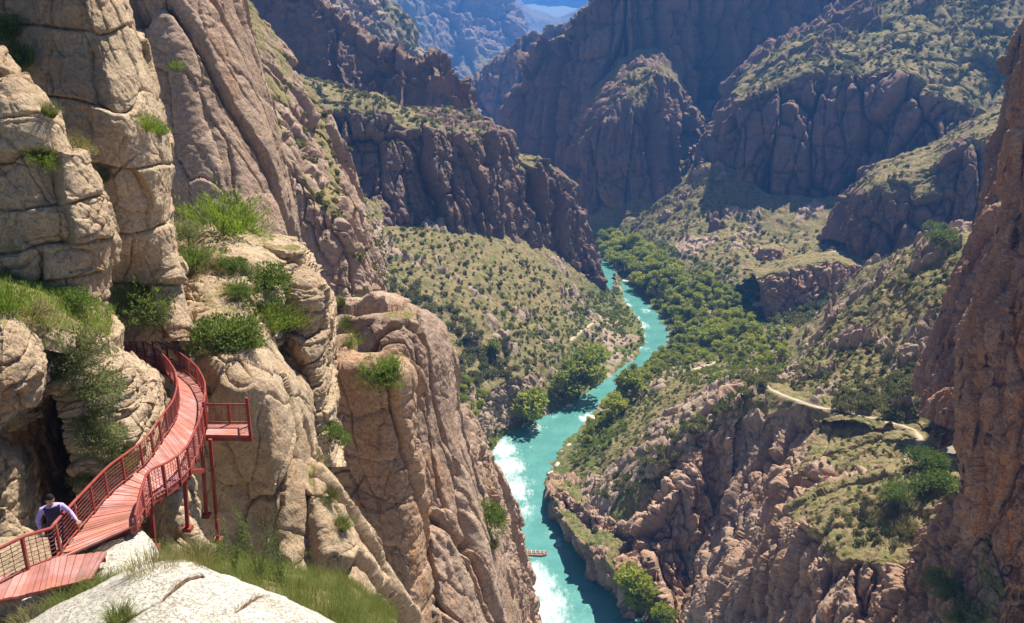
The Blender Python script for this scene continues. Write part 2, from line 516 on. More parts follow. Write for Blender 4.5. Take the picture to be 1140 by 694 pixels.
# far blue ranges -------------------------------------------------
mass('mountain', [
    row([(540, -50), (572, -8), (590, 9), (600, 14), (612, 17), (622, 19), (640, 13), (660, 2), (700, -30)], 4700),
    row([(530, 0), (570, 28), (590, 36), (600, 40), (612, 42), (622, 42), (640, 38), (660, 30), (700, 16)], 4400),
    row([(530, 80), (570, 80), (592, 80), (600, 80), (612, 80), (622, 80), (640, 80), (660, 80), (700, 80)], 3900)],
    M['far'], 'pale blue mountain range at the far end of the canyon under the bright sky gap', dict(S=260, kz=1.2, col=0.06, blk=0.05, rough=0.06, veg=(0.6, 0.9), seed=3), px=1.6, back=[(0, 500, -400)])
mass('mountain', [
    row([(330, -90), (420, -80), (490, -66), (540, -36), (560, -10), (572, 12), (581, 36), (590, 52), (604, 80)], 2500),
    row([(330, -50), (420, -40), (490, -10), (530, 20), (556, 40), (568, 58), (578, 76), (590, 96), (604, 112)], 2380),
    row([(330, -20), (420, 30), (480, 62), (520, 84), (548, 98), (562, 110), (576, 122), (590, 134), (606, 144)], 2200),
    row([(330, 120), (420, 150), (480, 170), (520, 180), (548, 185), (562, 188), (576, 190), (590, 192), (606, 195)], 1900)],
    M['far'], 'hazy blue mountain with a pale scree streak behind the green ridge', dict(S=150, kz=1.6, col=0.2, blk=0.1, rough=0.1, veg=(0.55, 0.85), seed=9), px=1.5, back=[(-100, 500, -400)])
mass('ridge', [
    row([(500, 130), (522, 97), (545, 76), (565, 60), (580, 44), (592, 38), (604, 41), (616, 31), (640, 24), (670, 10), (720, -20)], 1150),
    row([(500, 135), (522, 108), (545, 90), (565, 74), (580, 60), (592, 56), (604, 58), (616, 48), (640, 42), (670, 30), (720, 0)], 1120),
    row([(500, 185), (522, 160), (545, 142), (565, 132), (580, 130), (592, 128), (604, 120), (616, 112), (640, 105), (670, 95), (720, 90)], 1090),
    row([(500, 215), (522, 205), (545, 200), (565, 196), (580, 194), (592, 190), (604, 188), (616, 185), (640, 180), (670, 180), (720, 180)], 980)],
    M['wall'], 'blue shaded mesa ridge in the gap between the two canyon walls', dict(S=50, kz=5, col=0.4, blk=0.08, blkz=0.5, rough=0.08, strata=0.1, Lz=30, veg=(0.6, 0.85), seed=12), px=1.5, back=[(0, 200, -150)])
# green ridge behind the left wall
mass('ridge', [
    row([(180, -230), (280, -150), (350, -80), (400, -36), (430, 0), (447, 18), (470, 44), (483, 66), (510, 112), (545, 185)], 900),
    row([(180, -200), (280, -100), (345, -40), (385, 0), (412, 34), (432, 54), (455, 80), (472, 100), (500, 145), (540, 205)], 830),
    row([(180, -100), (270, -10), (330, 40), (370, 70), (400, 95), (425, 112), (450, 130), (470, 150), (500, 185), (540, 228)], 760),
    row([(180, 100), (270, 130), (330, 150), (370, 170), (400, 185), (425, 200), (450, 210), (470, 220), (500, 235), (540, 250)], 640)],
    M['hill'], 'steep green and grey ridge rising behind the pinnacles of the left canyon wall', dict(S=60, kz=2.0, col=0.28, blk=0.16, rough=0.1, veg=(0.42, 0.68), vegn=0.1, hill=10, outcrop=14, seed=21), px=1.5, back=[(-60, 150, -150)])
# great shaded wall across the valley
mass('cliff', [
    row([(545, 190, 850), (566, 152, 830), (577, 116, 800), (592, 86, 780), (612, 54, 760), (636, 28, 740), (658, 6, 730), (700, -50, 730), (770, -120, 760), (860, -160, 800), (980, -165, 850), (1150, -165, 900)]),
    row([(545, 200, 840), (566, 165, 815), (578, 132, 785), (596, 102, 765), (616, 72, 745), (640, 48, 725), (664, 26, 715), (706, -30, 715), (775, -95, 740), (860, -130, 780), (980, -160, 830), (1150, -170, 880)]),
    row([(545, 225, 830), (568, 205, 800), (586, 190, 765), (606, 175, 742), (626, 160, 722), (650, 130, 702), (680, 100, 695), (716, 75, 698), (780, 66, 722), (860, 62, 760), (980, 60, 800), (1150, 60, 850)]),
    row([(545, 250, 790), (568, 235, 770), (590, 232, 735), (612, 236, 710), (634, 238, 690), (655, 200, 680), (690, 170, 672), (725, 150, 672), (790, 140, 690), (870, 140, 725), (980, 140, 770), (1150, 140, 820)]),
    row([(545, 262, 720), (568, 258, 700), (590, 256, 680), (616, 258, 655), (640, 262, 632), (660, 262, 620), (690, 250, 615), (730, 235, 610), (790, 225, 610), (870, 225, 630), (980, 225, 650), (1150, 225, 680)]),
    row([(545, 285, 600), (568, 283, 600), (590, 280, 600), (616, 280, 590), (640, 279, 580), (660, 279, 575), (690, 276, 570), (730, 270, 570), (790, 265, 570), (870, 265, 560), (980, 265, 560), (1150, 265, 560)])],
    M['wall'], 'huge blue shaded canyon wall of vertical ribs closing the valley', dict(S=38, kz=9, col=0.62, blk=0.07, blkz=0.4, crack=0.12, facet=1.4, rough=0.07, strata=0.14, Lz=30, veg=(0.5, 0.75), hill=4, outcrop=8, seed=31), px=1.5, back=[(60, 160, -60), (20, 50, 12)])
# buttress with a lit slanting top in front of it
mass('cliff', [
    row([(640, 150, 680), (668, 96, 690), (700, 60, 700), (724, 50, 700), (745, 60, 700), (770, 110, 690), (790, 150, 680)]),
    row([(632, 190, 634), (650, 142, 636), (668, 114, 640), (694, 92, 642), (716, 80, 644), (732, 84, 640), (742, 130, 640)]),
    row([(634, 200, 624), (652, 160, 620), (672, 140, 618), (692, 132, 616), (714, 122, 618), (731, 122, 622), (740, 150, 636)]),
    row([(636, 225, 622), (654, 206, 616), (672, 200, 612), (692, 196, 610), (714, 190, 612), (732, 186, 618), (742, 200, 636)]),
    row([(636, 250, 618), (654, 238, 610), (672, 234, 604), (692, 231, 602), (714, 228, 602), (734, 226, 610), (744, 230, 630)]),
    row([(636, 290, 590), (654, 285, 580), (672, 280, 575), (692, 275, 570), (714, 270, 570), (734, 268, 575), (744, 268, 590)])],
    M['wall'], 'free standing reddish buttress with a bushy slanting top against the shaded wall', dict(S=20, kz=7, col=0.42, blk=0.08, blkz=0.5, rough=0.08, strata=0.06, Lz=16, veg=(0.4, 0.62), hill=2.5, outcrop=4, seed=41), px=1.4, flip=None)
# long cliff on the right side with a green shoulder
mass('cliff', [
    row([(778, 187, 610), (793, 150, 660), (828, 88, 700), (870, 52, 720), (902, 36, 730), (945, 8, 730), (975, -16, 725), (1006, -36, 715), (1060, -70, 700), (1120, -95, 680), (1260, -140, 650)]),
    row([(780, 188, 580), (796, 160, 580), (826, 108, 582), (866, 86, 580), (905, 66, 580), (940, 62, 574), (975, 66, 560), (1006, 66, 550), (1060, 92, 530), (1110, 118, 515), (1190, 140, 500)]),
    row([(781, 193, 572), (798, 170, 568), (829, 124, 566), (868, 108, 562), (906, 96, 556), (942, 96, 550), (976, 94, 538), (1008, 92, 528), (1060, 112, 512), (1110, 134, 500), (1190, 150, 490)]),
    row([(783, 202, 568), (800, 195, 560), (830, 175, 553), (870, 165, 548), (908, 165, 540), (946, 160, 532), (982, 150, 522), (1015, 148, 512), (1060, 145, 502), (1104, 146, 494), (1190, 150, 484)]),
    row([(784, 214, 564), (801, 220, 552), (831, 222, 544), (870, 226, 536), (910, 226, 526), (950, 218, 516), (985, 208, 506), (1018, 194, 500), (1060, 172, 494), (1102, 158, 488), (1190, 156, 478)]),
    row([(786, 236, 545), (801, 250, 530), (831, 266, 515), (870, 276, 500), (910, 272, 490), (950, 255, 480), (985, 236, 472), (1018, 216, 470), (1060, 190, 470), (1102, 175, 470), (1190, 170, 460)]),
    row([(790, 262, 510), (805, 275, 495), (835, 290, 480), (875, 300, 465), (915, 300, 455), (955, 280, 450), (990, 262, 440), (1025, 240, 440), (1062, 215, 440), (1104, 200, 440), (1190, 190, 440)])],
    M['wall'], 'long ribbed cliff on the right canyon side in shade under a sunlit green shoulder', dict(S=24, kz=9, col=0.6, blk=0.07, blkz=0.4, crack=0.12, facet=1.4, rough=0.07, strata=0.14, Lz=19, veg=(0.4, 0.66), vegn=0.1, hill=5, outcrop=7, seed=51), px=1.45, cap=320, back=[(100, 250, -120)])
# valley slope on the right, from the long cliff down to the river
mass('hillside', [
    [W(660, 262, 2), W(668, 266, 3), (690, 255, 592), (720, 234, 580), (752, 208, 574), (783, 182, 568), (815, 190, 560), (860, 215, 535), (930, 220, 515), (1010, 205, 500), (1100, 180, 480)],
    [W(655, 285, -2), W(680, 286, 1.5), (705, 279, 540), (735, 264, 535), (766, 249, 530), (800, 243, 525), (838, 260, 502), (880, 270, 482), (930, 260, 470), (1000, 240, 450), (1100, 205, 430)],
    [W(665, 313, -4), W(706, 314, 1.5), (722, 313, 462), (756, 309, 457), (790, 304, 450), (830, 304, 430), (870, 308, 408), (910, 313, 388), (950, 308, 382), (1010, 288, 372), (1100, 250, 360)],
    [W(690, 350, -4), W(748, 352, 1.5), (767, 350, 410), (800, 352, 395), (835, 354, 378), (870, 357, 360), (900, 360, 342), (940, 358, 328), (990, 348, 318), (1040, 330, 310), (1110, 300, 300)],
    [W(690, 385, -4), W(758, 380, 1.5), (777, 391, 350), (802, 398, 325), (832, 405, 300), (860, 411, 272), (890, 414, 257), (930, 413, 247), (990, 398, 246), (1040, 380, 244), (1110, 350, 240)],
    [W(660, 410, -4), W(724, 408, 1.5), (742, 413, 320), (768, 420, 290), (802, 424, 252), (846, 425, 214), (880, 438, 206), (920, 452, 192), (975, 461, 182), (1030, 470, 178), (1100, 470, 175)],
    [W(640, 432, -4), W(696, 433, 1.5), (706, 440, 300), (731, 450, 272), (766, 458, 240), (802, 450, 220), (836, 436, 209), (850, 470, 200), (870, 500, 196), (900, 520, 190), (940, 540, 185)],
    [W(600, 480, -4), W(650, 481, 1.5), (670, 490, 262), (701, 495, 243), (736, 490, 225), (771, 475, 216), (800, 470, 208), (820, 520, 200), (840, 560, 195), (860, 590, 190), (880, 600, 185)],
    [W(580, 540, -4), W(616, 532, 1.5), (640, 542, 238), (668, 552, 221), (704, 548, 209), (738, 526, 209), (770, 510, 210), (780, 560, 205), (790, 600, 202), (800, 640, 198), (810, 660, 195)],
    [W(570, 580, -6), W(610, 570, -4), (632, 590, 214), (655, 610, 206), (690, 620, 198), (720, 600, 199), (745, 590, 203), (760, 620, 198), (770, 650, 194), (780, 680, 190), (790, 700, 188)]],
    M['hill'], 'dry scrubby hillside falling from the right cliffs to the river', dict(S=13, kz=1.5, col=0.12, blk=0.12, rough=0.07, veg=(0.3, 0.55), vegn=0.16, hill=2.4, outcrop=2.3, seed=61), px=1.5, cap=140)
# rock band low on that slope
mass('rock_outcrop', [
    row([(838, 300, 400), (857, 300, 400), (877, 293, 398), (900, 287, 396), (926, 282, 396), (945, 288, 396), (962, 296, 400)]),
    row([(842, 312, 382), (858, 305, 378), (878, 298, 376), (901, 293, 374), (926, 289, 374), (946, 296, 376), (962, 306, 385)]),
    row([(846, 330, 378), (858, 328, 372), (878, 328, 368), (901, 326, 366), (926, 322, 367), (945, 320, 370), (960, 318, 380)]),
    row([(850, 356, 374), (862, 358, 366), (880, 360, 360), (901, 358, 358), (924, 354, 358), (944, 346, 362), (958, 336, 374)])],
    M['red'], 'low dark red rock band on the grassy slope below the right cliffs', dict(S=9, kz=3, col=0.28, blk=0.2, rough=0.08, strata=0.1, Lz=5, seed=66), px=1.3, back=[(0, 25, -6)])
mass('rock_outcrop', [
    row([(838, 284, 460), (848, 275, 460), (858, 272, 460), (868, 274, 460), (876, 284, 460)]),
    row([(840, 290, 450), (849, 280, 446), (858, 277, 445), (868, 280, 446), (875, 289, 450)]),
    row([(842, 305, 446), (850, 306, 440), (859, 306, 438), (867, 305, 440), (874, 302, 446)])],
    M['red'], 'small square red outcrop alone on the slope above the rock band', dict(S=7, kz=2.5, col=0.28, blk=0.2, rough=0.08, seed=68), px=1.3, back=[(0, 15, -5)])
mass('rock_outcrop', [
    row([(716, 244, 590), (735, 236, 585), (760, 231, 580), (785, 228, 575), (806, 228, 570)]),
    row([(720, 247, 578), (737, 240, 572), (760, 235, 567), (785, 232, 562), (805, 232, 560)]),
    row([(722, 260, 574), (739, 258, 566), (760, 254, 560), (784, 250, 555), (803, 246, 554)])],
    M['red'], 'long flat rock step crossing the sunlit slope under the shaded wall', dict(S=9, kz=2.5, col=0.25, blk=0.2, rough=0.08, seed=69), px=1.3, back=[(0, 25, -6)])
# second buttress
mass('cliff', [
    row([(925, 270, 460), (940, 225, 470), (972, 186, 480), (1008, 172, 480), (1040, 160, 475), (1085, 132, 465), (1160, 105, 450)]),
    row([(930, 268, 420), (942, 232, 418), (974, 200, 416), (1009, 187, 412), (1040, 176, 408), (1085, 147, 400), (1160, 120, 390)]),
    row([(934, 270, 412), (946, 242, 408), (976, 212, 404), (1010, 198, 400), (1040, 189, 396), (1085, 162, 388), (1160, 140, 380)]),
    row([(940, 276, 406), (952, 264, 400), (980, 246, 394), (1010, 230, 390), (1040, 218, 386), (1085, 200, 380), (1160, 190, 372)]),
    row([(946, 284, 402), (962, 290, 394), (984, 290, 387), (1011, 272, 383), (1040, 258, 380), (1085, 245, 375), (1160, 240, 366)]),
    row([(955, 300, 385), (968, 312, 376), (988, 315, 370), (1013, 300, 366), (1042, 290, 364), (1085, 280, 360), (1160, 280, 350)])],
    M['wall'], 'lower shaded buttress with a sunlit rim, left of the big right tower', dict(S=14, kz=7, col=0.45, blk=0.08, blkz=0.5, rough=0.08, strata=0.05, Lz=10, veg=(0.45, 0.7), hill=1.5, outcrop=2, seed=71), px=1.4, back=[(10, 50, -30)])
# dark scrubby knob behind the path
mass('hillside', [
    row([(868, 434, 240), (884, 404, 262), (903, 378, 270), (930, 354, 275), (960, 328, 278), (985, 302, 280), (1006, 280, 280), (1028, 268, 280), (1064, 262, 280), (1120, 254, 280)]),
    row([(872, 434, 225), (888, 408, 234), (905, 386, 238), (931, 362, 240), (960, 338, 242), (985, 312, 243), (1006, 289, 243), (1028, 278, 242), (1064, 272, 240), (1120, 262, 236)]),
    row([(876, 438, 216), (894, 420, 222), (911, 402, 226), (937, 384, 226), (966, 364, 226), (990, 342, 226), (1010, 325, 226), (1032, 312, 224), (1066, 305, 222), (1120, 295, 218)]),
    row([(880, 446, 206), (902, 440, 206), (924, 430, 206), (950, 418, 205), (976, 408, 204), (1000, 398, 204), (1018, 390, 204), (1040, 380, 204), (1070, 370, 204), (1120, 360, 202)]),
    row([(884, 458, 196), (912, 464, 186), (940, 470, 180), (970, 476, 175), (1000, 476, 174), (1022, 474, 174), (1042, 472, 173), (1060, 468, 172), (1085, 460, 172), (1120, 450, 170)])],
    M['hill'], 'dark rocky knob covered in scrub behind the bend of the trail', dict(S=9, kz=1.8, col=0.2, blk=0.2, rough=0.08, veg=(0.34, 0.56), vegn=0.0, hill=2.5, outcrop=4, seed=81), px=1.35, back=[(0, 40, -20)])
# river cliff below the grassy knoll
mass('cliff', [
    [(608, 538, 244), (628, 546, 234), (654, 566, 216), (682, 578, 206), (706, 584, 200), (730, 572, 198), (752, 540, 202), (776, 500, 208), (800, 458, 214), (834, 432, 214)],
    [W(614, 550, 8), (630, 562, 228), (655, 582, 211), (682, 592, 202), (706, 600, 196), (730, 592, 193), (752, 562, 196), (775, 520, 202), (797, 478, 208), (830, 446, 208)],
    [W(616, 562, 3), W(634, 590, 8), W(660, 615, 10), W(684, 640, 12), (708, 640, 189), (730, 640, 186), (752, 620, 188), (772, 580, 196), (792, 540, 202), (820, 500, 202)],
    [W(617, 575, 0), W(634, 605, 0), W(656, 640, 0), W(680, 668, 0), W(704, 684, 1), (728, 680, 181), (750, 668, 180), (770, 640, 186), (790, 600, 194), (815, 560, 196)],
    [W(612, 585, -5), W(628, 620, -5), W(648, 655, -5), W(672, 684, -5), W(700, 702, -5), W(728, 715, -3), W(755, 715, 0), W(780, 715, 3), (800, 690, 175), (820, 640, 180)]],
    M['red'], 'brown river cliff below the grassy knoll where the river bends', dict(S=10, kz=4, col=0.34, blk=0.14, blkz=0.8, rough=0.1, strata=0.05, Lz=7, veg=(0.86, 1.0), seed=91), px=1.35, back=[(4, 14, -4)])
# ribs under the path
mass('cliff', [
    row([(785, 470, 216), (803, 446, 220), (832, 426, 222), (852, 430, 218), (884, 444, 210), (922, 456, 197), (952, 462, 190), (990, 468, 184), (1040, 470, 182)]),
    row([(788, 478, 210), (806, 456, 212), (834, 434, 213), (852, 438, 209), (882, 450, 201), (920, 463, 189), (950, 470, 182), (988, 476, 175), (1040, 480, 172)]),
    row([(784, 520, 205), (806, 505, 205), (832, 490, 204), (850, 492, 198), (878, 492, 190), (912, 492, 181), (948, 490, 176), (985, 492, 170), (1040, 500, 165)]),
    row([(770, 580, 196), (792, 570, 194), (816, 552, 190), (842, 545, 184), (872, 532, 176), (908, 520, 171), (946, 508, 168), (984, 510, 163), (1040, 520, 160)]),
    row([(758, 650, 184), (780, 640, 180), (806, 620, 176), (836, 600, 171), (870, 580, 164), (908, 560, 158), (948, 545, 155), (986, 545, 152), (1040, 550, 150)]),
    row([(748, 715, 172), (772, 715, 168), (800, 700, 163), (832, 670, 158), (866, 640, 153), (905, 620, 147), (950, 600, 145), (990, 590, 143), (1040, 590, 142)])],
    M['red'], 'steep rock ribs dropping from the trail, with a grassy gully beside them', dict(S=9, kz=8, col=0.5, blk=0.06, blkz=0.4, rough=0.085, tilty=-0.65, veg=(0.66, 0.88), vegn=0.1, seed=101, tilt=-0.25), px=1.3, back=[(4, 12, -4)])
# near spur with a grassy flat top
mass('spur', [
    row([(735, 730, 166), (770, 700, 166), (800, 652, 164), (834, 604, 162), (872, 566, 160), (914, 546, 158), (956, 528, 157), (992, 512, 157), (1022, 506, 158), (1090, 504, 160)]),
    row([(738, 735, 160), (776, 706, 158), (806, 664, 155), (842, 620, 151), (880, 584, 148), (918, 562, 147), (958, 546, 146), (994, 532, 146), (1026, 524, 146), (1090, 520, 147)]),
    row([(741, 742, 157), (782, 714, 154), (812, 674, 151), (847, 632, 147), (885, 594, 143.5), (922, 574, 142), (960, 578, 140), (1000, 586, 134.5), (1032, 576, 134.5), (1090, 566, 134)]),
    row([(750, 780, 148), (795, 750, 145), (832, 720, 141), (864, 680, 137), (896, 640, 133), (930, 625, 131), (964, 622, 129), (1000, 630, 127), (1034, 620, 127), (1090, 600, 127)]),
    row([(755, 830, 138), (800, 810, 134), (840, 790, 130), (872, 765, 127), (904, 740, 124), (936, 730, 122), (968, 730, 120), (1000, 730, 119), (1036, 725, 119), (1090, 720, 118)])],
    M['red'], 'near rock spur with a grassy flat top beside the base of the right tower', dict(S=8, kz=6, col=0.45, blk=0.08, blkz=0.5, rough=0.09, tilty=-0.4, veg=(0.62, 0.84), vegn=0.1, hill=1.0, seed=111, tilt=-0.3), px=1.3, back=[(2, 10, -10)])
mass('spur', [
    row([(985, 730, 112), (1010, 690, 114), (1032, 650, 116), (1052, 612, 118), (1072, 574, 120), (1100, 540, 122)]),
    row([(995, 735, 107), (1022, 694, 108), (1044, 654, 110), (1064, 616, 112), (1082, 580, 114), (1110, 545, 116)]),
    row([(1020, 745, 102), (1050, 712, 103), (1072, 680, 105), (1086, 640, 107), (1100, 600, 110), (1120, 570, 112)]),
    row([(1030, 800, 94), (1060, 790, 94), (1086, 770, 96), (1104, 720, 100), (1116, 670, 104), (1132, 620, 108)])],
    M['red'], 'narrow sunlit rib with bushes running down beside the dark gap under the tower', dict(S=6, kz=4, col=0.36, blk=0.14, rough=0.1, veg=(0.5, 0.75), vegn=0.1, seed=116), px=1.3, back=[(-4, 8, -8)])
# right tower: the farther column, then the near one
mass('cliff', [
    row([(1162, -40, 229), (1174, -60, 229), (1214, -90, 229), (1314, -140, 229)]),
    row([(1150, 22, 210), (1164, -20, 206), (1204, -60, 202), (1314, -120, 194)]),
    row([(1126, 52, 208), (1144, 40, 202), (1184, 30, 197), (1314, 0, 187)]),
    row([(1110, 95, 204), (1126, 90, 197), (1164, 85, 191), (1314, 80, 180)]),
    row([(1098, 146, 200), (1114, 146, 192), (1154, 146, 185), (1314, 146, 174)]),
    row([(1085, 200, 194), (1100, 200, 185), (1140, 200, 178), (1314, 200, 166)]),
    row([(1072, 262, 188), (1088, 262, 179), (1129, 262, 171), (1314, 262, 158)]),
    row([(1050, 320, 184), (1068, 320, 175), (1114, 320, 166), (1314, 320, 153)]),
    row([(1030, 380, 180), (1050, 380, 170), (1099, 380, 160), (1314, 380, 148)]),
    row([(1022, 430, 174), (1036, 432, 163), (1084, 440, 153), (1314, 440, 142)]),
    row([(1014, 462, 172), (1030, 466, 160), (1078, 480, 150), (1314, 480, 140)])],
    M['tower'], 'tall farther column of the right rock tower, sloping left face', dict(S=9, kz=9, col=0.36, blk=0.07, blkz=0.6, rough=0.085, strata=0.03, Lz=9, seed=121, tilt=-0.15), px=1.4, back=None)
mass('cliff', [
    row([(1168, -10, 150), (1176, -40, 142), (1200, -60, 136), (1330, -80, 120)]),
    row([(1156, 40, 146), (1166, 30, 134), (1196, 20, 126), (1330, 0, 112)]),
    row([(1142, 90, 144), (1154, 88, 130), (1186, 85, 122), (1330, 80, 108)]),
    row([(1130, 150, 142), (1142, 150, 127), (1176, 150, 118), (1330, 150, 104)]),
    row([(1120, 215, 142), (1132, 218, 126), (1168, 220, 116), (1330, 220, 102)]),
    row([(1106, 262, 142), (1118, 266, 124), (1160, 270, 114), (1330, 270, 100)]),
    row([(1088, 310, 140), (1102, 314, 122), (1150, 320, 112), (1330, 320, 98)]),
    row([(1070, 365, 138), (1086, 370, 119), (1138, 375, 110), (1330, 380, 97)]),
    row([(1066, 420, 136), (1082, 425, 117), (1134, 430, 108), (1330, 430, 96)]),
    row([(1067, 490, 132), (1084, 495, 114), (1136, 500, 106), (1330, 500, 95)]),
    row([(1074, 560, 128), (1092, 566, 111), (1142, 570, 104), (1330, 570, 94)]),
    row([(1088, 610, 124), (1104, 620, 109), (1150, 625, 104), (1330, 630, 95)]),
    row([(1102, 630, 122), (1116, 645, 112), (1156, 652, 108), (1330, 655, 100)]),
    row([(1100, 634, 152), (1114, 650, 148), (1154, 658, 146), (1330, 662, 146)]),
    row([(1086, 690, 150), (1110, 690, 147), (1160, 690, 146), (1330, 690, 145)]),
    row([(1080, 850, 146), (1110, 850, 144), (1160, 850, 143), (1330, 850, 142)])],
    M['tower'], 'near bulging column of the right rock tower with black varnish streaks', dict(S=11, kz=6, col=0.22, blk=0.06, blkz=0.6, rough=0.085, strata=0.06, Lz=14, seed=131, tilt=-0.15), px=1.4)

# left side --------------------------------------------------------
# upper tier of the left canyon wall
mass('cliff', [
    row([(240, -110, 520), (300, -50, 510), (345, -8, 500), (385, 33, 495), (412, 52, 492), (440, 66, 490), (464, 74, 488), (482, 62, 486), (492, 60, 486), (506, 78, 486), (520, 106, 488), (532, 140, 490), (544, 172, 500)]),
    row([(240, -100, 508), (300, -36, 498), (345, 6, 488), (384, 46, 482), (411, 66, 479), (438, 80, 477), (460, 88, 474), (480, 78, 472), (492, 76, 471), (505, 94, 472), (518, 120, 476), (530, 152, 482), (543, 180, 496)]),
    row([(240, 0, 500), (300, 40, 488), (342, 62, 478), (382, 84, 470), (409, 100, 468), (434, 112, 466), (456, 122, 462), (476, 124, 458), (492, 128, 456), (505, 140, 458), (518, 158, 464), (530, 174, 474), (543, 188, 492)]),
    row([(240, 70, 492), (300, 90, 480), (340, 100, 470), (380, 112, 462), (407, 124, 460), (432, 136, 458), (454, 146, 454), (474, 152, 450), (492, 158, 448), (505, 166, 450), (518, 180, 458), (530, 188, 470), (543, 194, 488)]),
    row([(240, 130, 450), (300, 140, 440), (338, 142, 430), (378, 148, 420), (404, 160, 416), (430, 170, 414), (452, 176, 412), (474, 180, 412), (494, 184, 412), (508, 190, 416), (520, 200, 426), (532, 206, 440), (545, 210, 460)])],
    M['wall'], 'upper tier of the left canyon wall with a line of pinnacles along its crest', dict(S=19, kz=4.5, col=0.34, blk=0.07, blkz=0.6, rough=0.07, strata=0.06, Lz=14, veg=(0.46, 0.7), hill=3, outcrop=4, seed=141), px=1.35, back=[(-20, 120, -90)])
# lower tier ending in the blade above the river
mass('cliff', [
    row([(260, 64, 440), (320, 80, 436), (350, 92, 432), (384, 100, 430), (420, 106, 430), (448, 120, 430), (474, 124, 432), (504, 130, 436), (534, 136, 440), (560, 145, 446), (576, 172, 452), (598, 176, 458), (614, 184, 462), (634, 204, 466), (647, 226, 468), (657, 266, 468), (668, 304, 466), (680, 332, 462)]),
    row([(260, 92, 378), (320, 108, 380), (350, 112, 382), (384, 114, 384), (420, 116, 386), (448, 132, 390), (474, 136, 394), (504, 140, 402), (534, 144, 412), (558, 151, 424), (574, 178, 434), (597, 181, 442), (612, 190, 448), (631, 210, 454), (644, 232, 458), (654, 272, 460), (666, 309, 458), (677, 334, 456)]),
    row([(260, 104, 370), (320, 120, 370), (350, 126, 372), (384, 130, 374), (420, 132, 376), (448, 147, 380), (474, 152, 384), (504, 156, 392), (534, 160, 402), (556, 167, 416), (573, 192, 426), (595, 196, 434), (609, 206, 440), (627, 226, 448), (640, 248, 454), (651, 284, 456), (664, 315, 454), (675, 336, 453)]),
    row([(260, 190, 364), (318, 196, 362), (348, 196, 364), (382, 196, 366), (419, 198, 366), (447, 208, 370), (474, 212, 376), (506, 208, 384), (536, 210, 396), (556, 216, 408), (574, 228, 418), (594, 238, 426), (608, 252, 434), (624, 268, 442), (638, 288, 448), (650, 306, 452), (662, 324, 452), (674, 338, 452)]),
    row([(260, 236, 358), (316, 236, 356), (346, 232, 358), (382, 228, 360), (420, 242, 358), (448, 248, 362), (474, 250, 368), (508, 236, 378), (538, 246, 390), (558, 256, 400), (576, 264, 410), (594, 272, 420), (606, 284, 428), (622, 298, 438), (636, 312, 444), (648, 322, 448), (661, 332, 450), (673, 341, 450)]),
    row([(260, 275, 352), (316, 262, 352), (346, 258, 354), (382, 254, 356), (420, 266, 356), (448, 272, 360), (474, 274, 366), (508, 262, 376), (538, 270, 388), (558, 280, 398), (576, 288, 408), (594, 296, 418), (606, 308, 427), (622, 318, 437), (636, 328, 443), (648, 336, 447), (661, 344, 449), (673, 350, 449)])],
    M['wall'], 'lower tier of the left canyon wall ending in a thin red blade above the river', dict(S=15, kz=8, col=0.5, blk=0.07, blkz=0.4, rough=0.07, strata=0.10, crack=0.11, facet=1.5, Lz=12, veg=(0.5, 0.74), hill=1.5, outcrop=2, seed=151), px=1.35, cap=200, back=[(0, 60, -40)])
# slope below it, down to the left river bank
mass('hillside', [
    [(280, 222, 372), (400, 222, 376), (470, 238, 380), (530, 234, 402), (580, 254, 427), (620, 280, 442), (650, 305, 450), (673, 326, 456), (686, 318, 470), W(690, 300, 1.5), W(720, 290, -4)],
    [(330, 300, 300), (400, 300, 308), (450, 300, 324), (500, 310, 332), (550, 310, 352), (600, 320, 376), (640, 335, 406), (664, 345, 424), (680, 340, 440), W(686, 322, 1.5), W(705, 318, -4)],
    [(380, 350, 285), (430, 345, 292), (480, 350, 304), (530, 350, 318), (570, 352, 336), (612, 348, 360), (648, 354, 386), (672, 358, 402), (684, 352, 420), W(692, 338, 1.5), W(712, 336, -4)],
    [(400, 400, 268), (440, 395, 276), (490, 395, 286), (530, 392, 300), (570, 384, 315), (618, 372, 342), (650, 372, 366), (674, 375, 378), (690, 370, 392), W(704, 356, 1.5), W(728, 356, -4)],
    [(420, 470, 240), (460, 465, 246), (508, 448, 262), (544, 428, 284), (580, 410, 304), (618, 390, 329), (650, 398, 346), (678, 396, 358), (700, 386, 374), W(713, 374, 1.5), W(732, 374, -4)],
    [W(440, 570, 22), W(474, 545, 20), W(516, 484, 20), (548, 440, 281), (584, 420, 301), (621, 400, 326), (652, 408, 340), (681, 400, 355), (702, 391, 370), W(713, 381, 1.5), W(730, 384, -4)],
    [W(450, 610, 3), W(490, 580, 3), W(530, 515, 3), W(557, 476, 3), W(590, 460, 3), W(626, 440, 3), W(654, 426, 2), W(684, 406, 1.5), W(704, 394, 1.5), W(713, 386, 0.5), W(730, 390, -4)],
    [W(460, 640, -4), W(500, 610, -4), W(542, 530, -2), W(566, 492, -2), W(600, 476, -2), W(640, 456, -2), W(666, 440, -2), W(696, 418, -2), W(714, 404, -2), W(722, 394, -3), W(732, 396, -5)]],
    M['hill'], 'broad scrubby slope below the left canyon wall down to the grey river bank', dict(S=12, kz=1.6, col=0.12, blk=0.12, rough=0.07, veg=(0.3, 0.52), vegn=0.08, hill=2.2, outcrop=2.6, seed=161), px=1.4, cap=140)
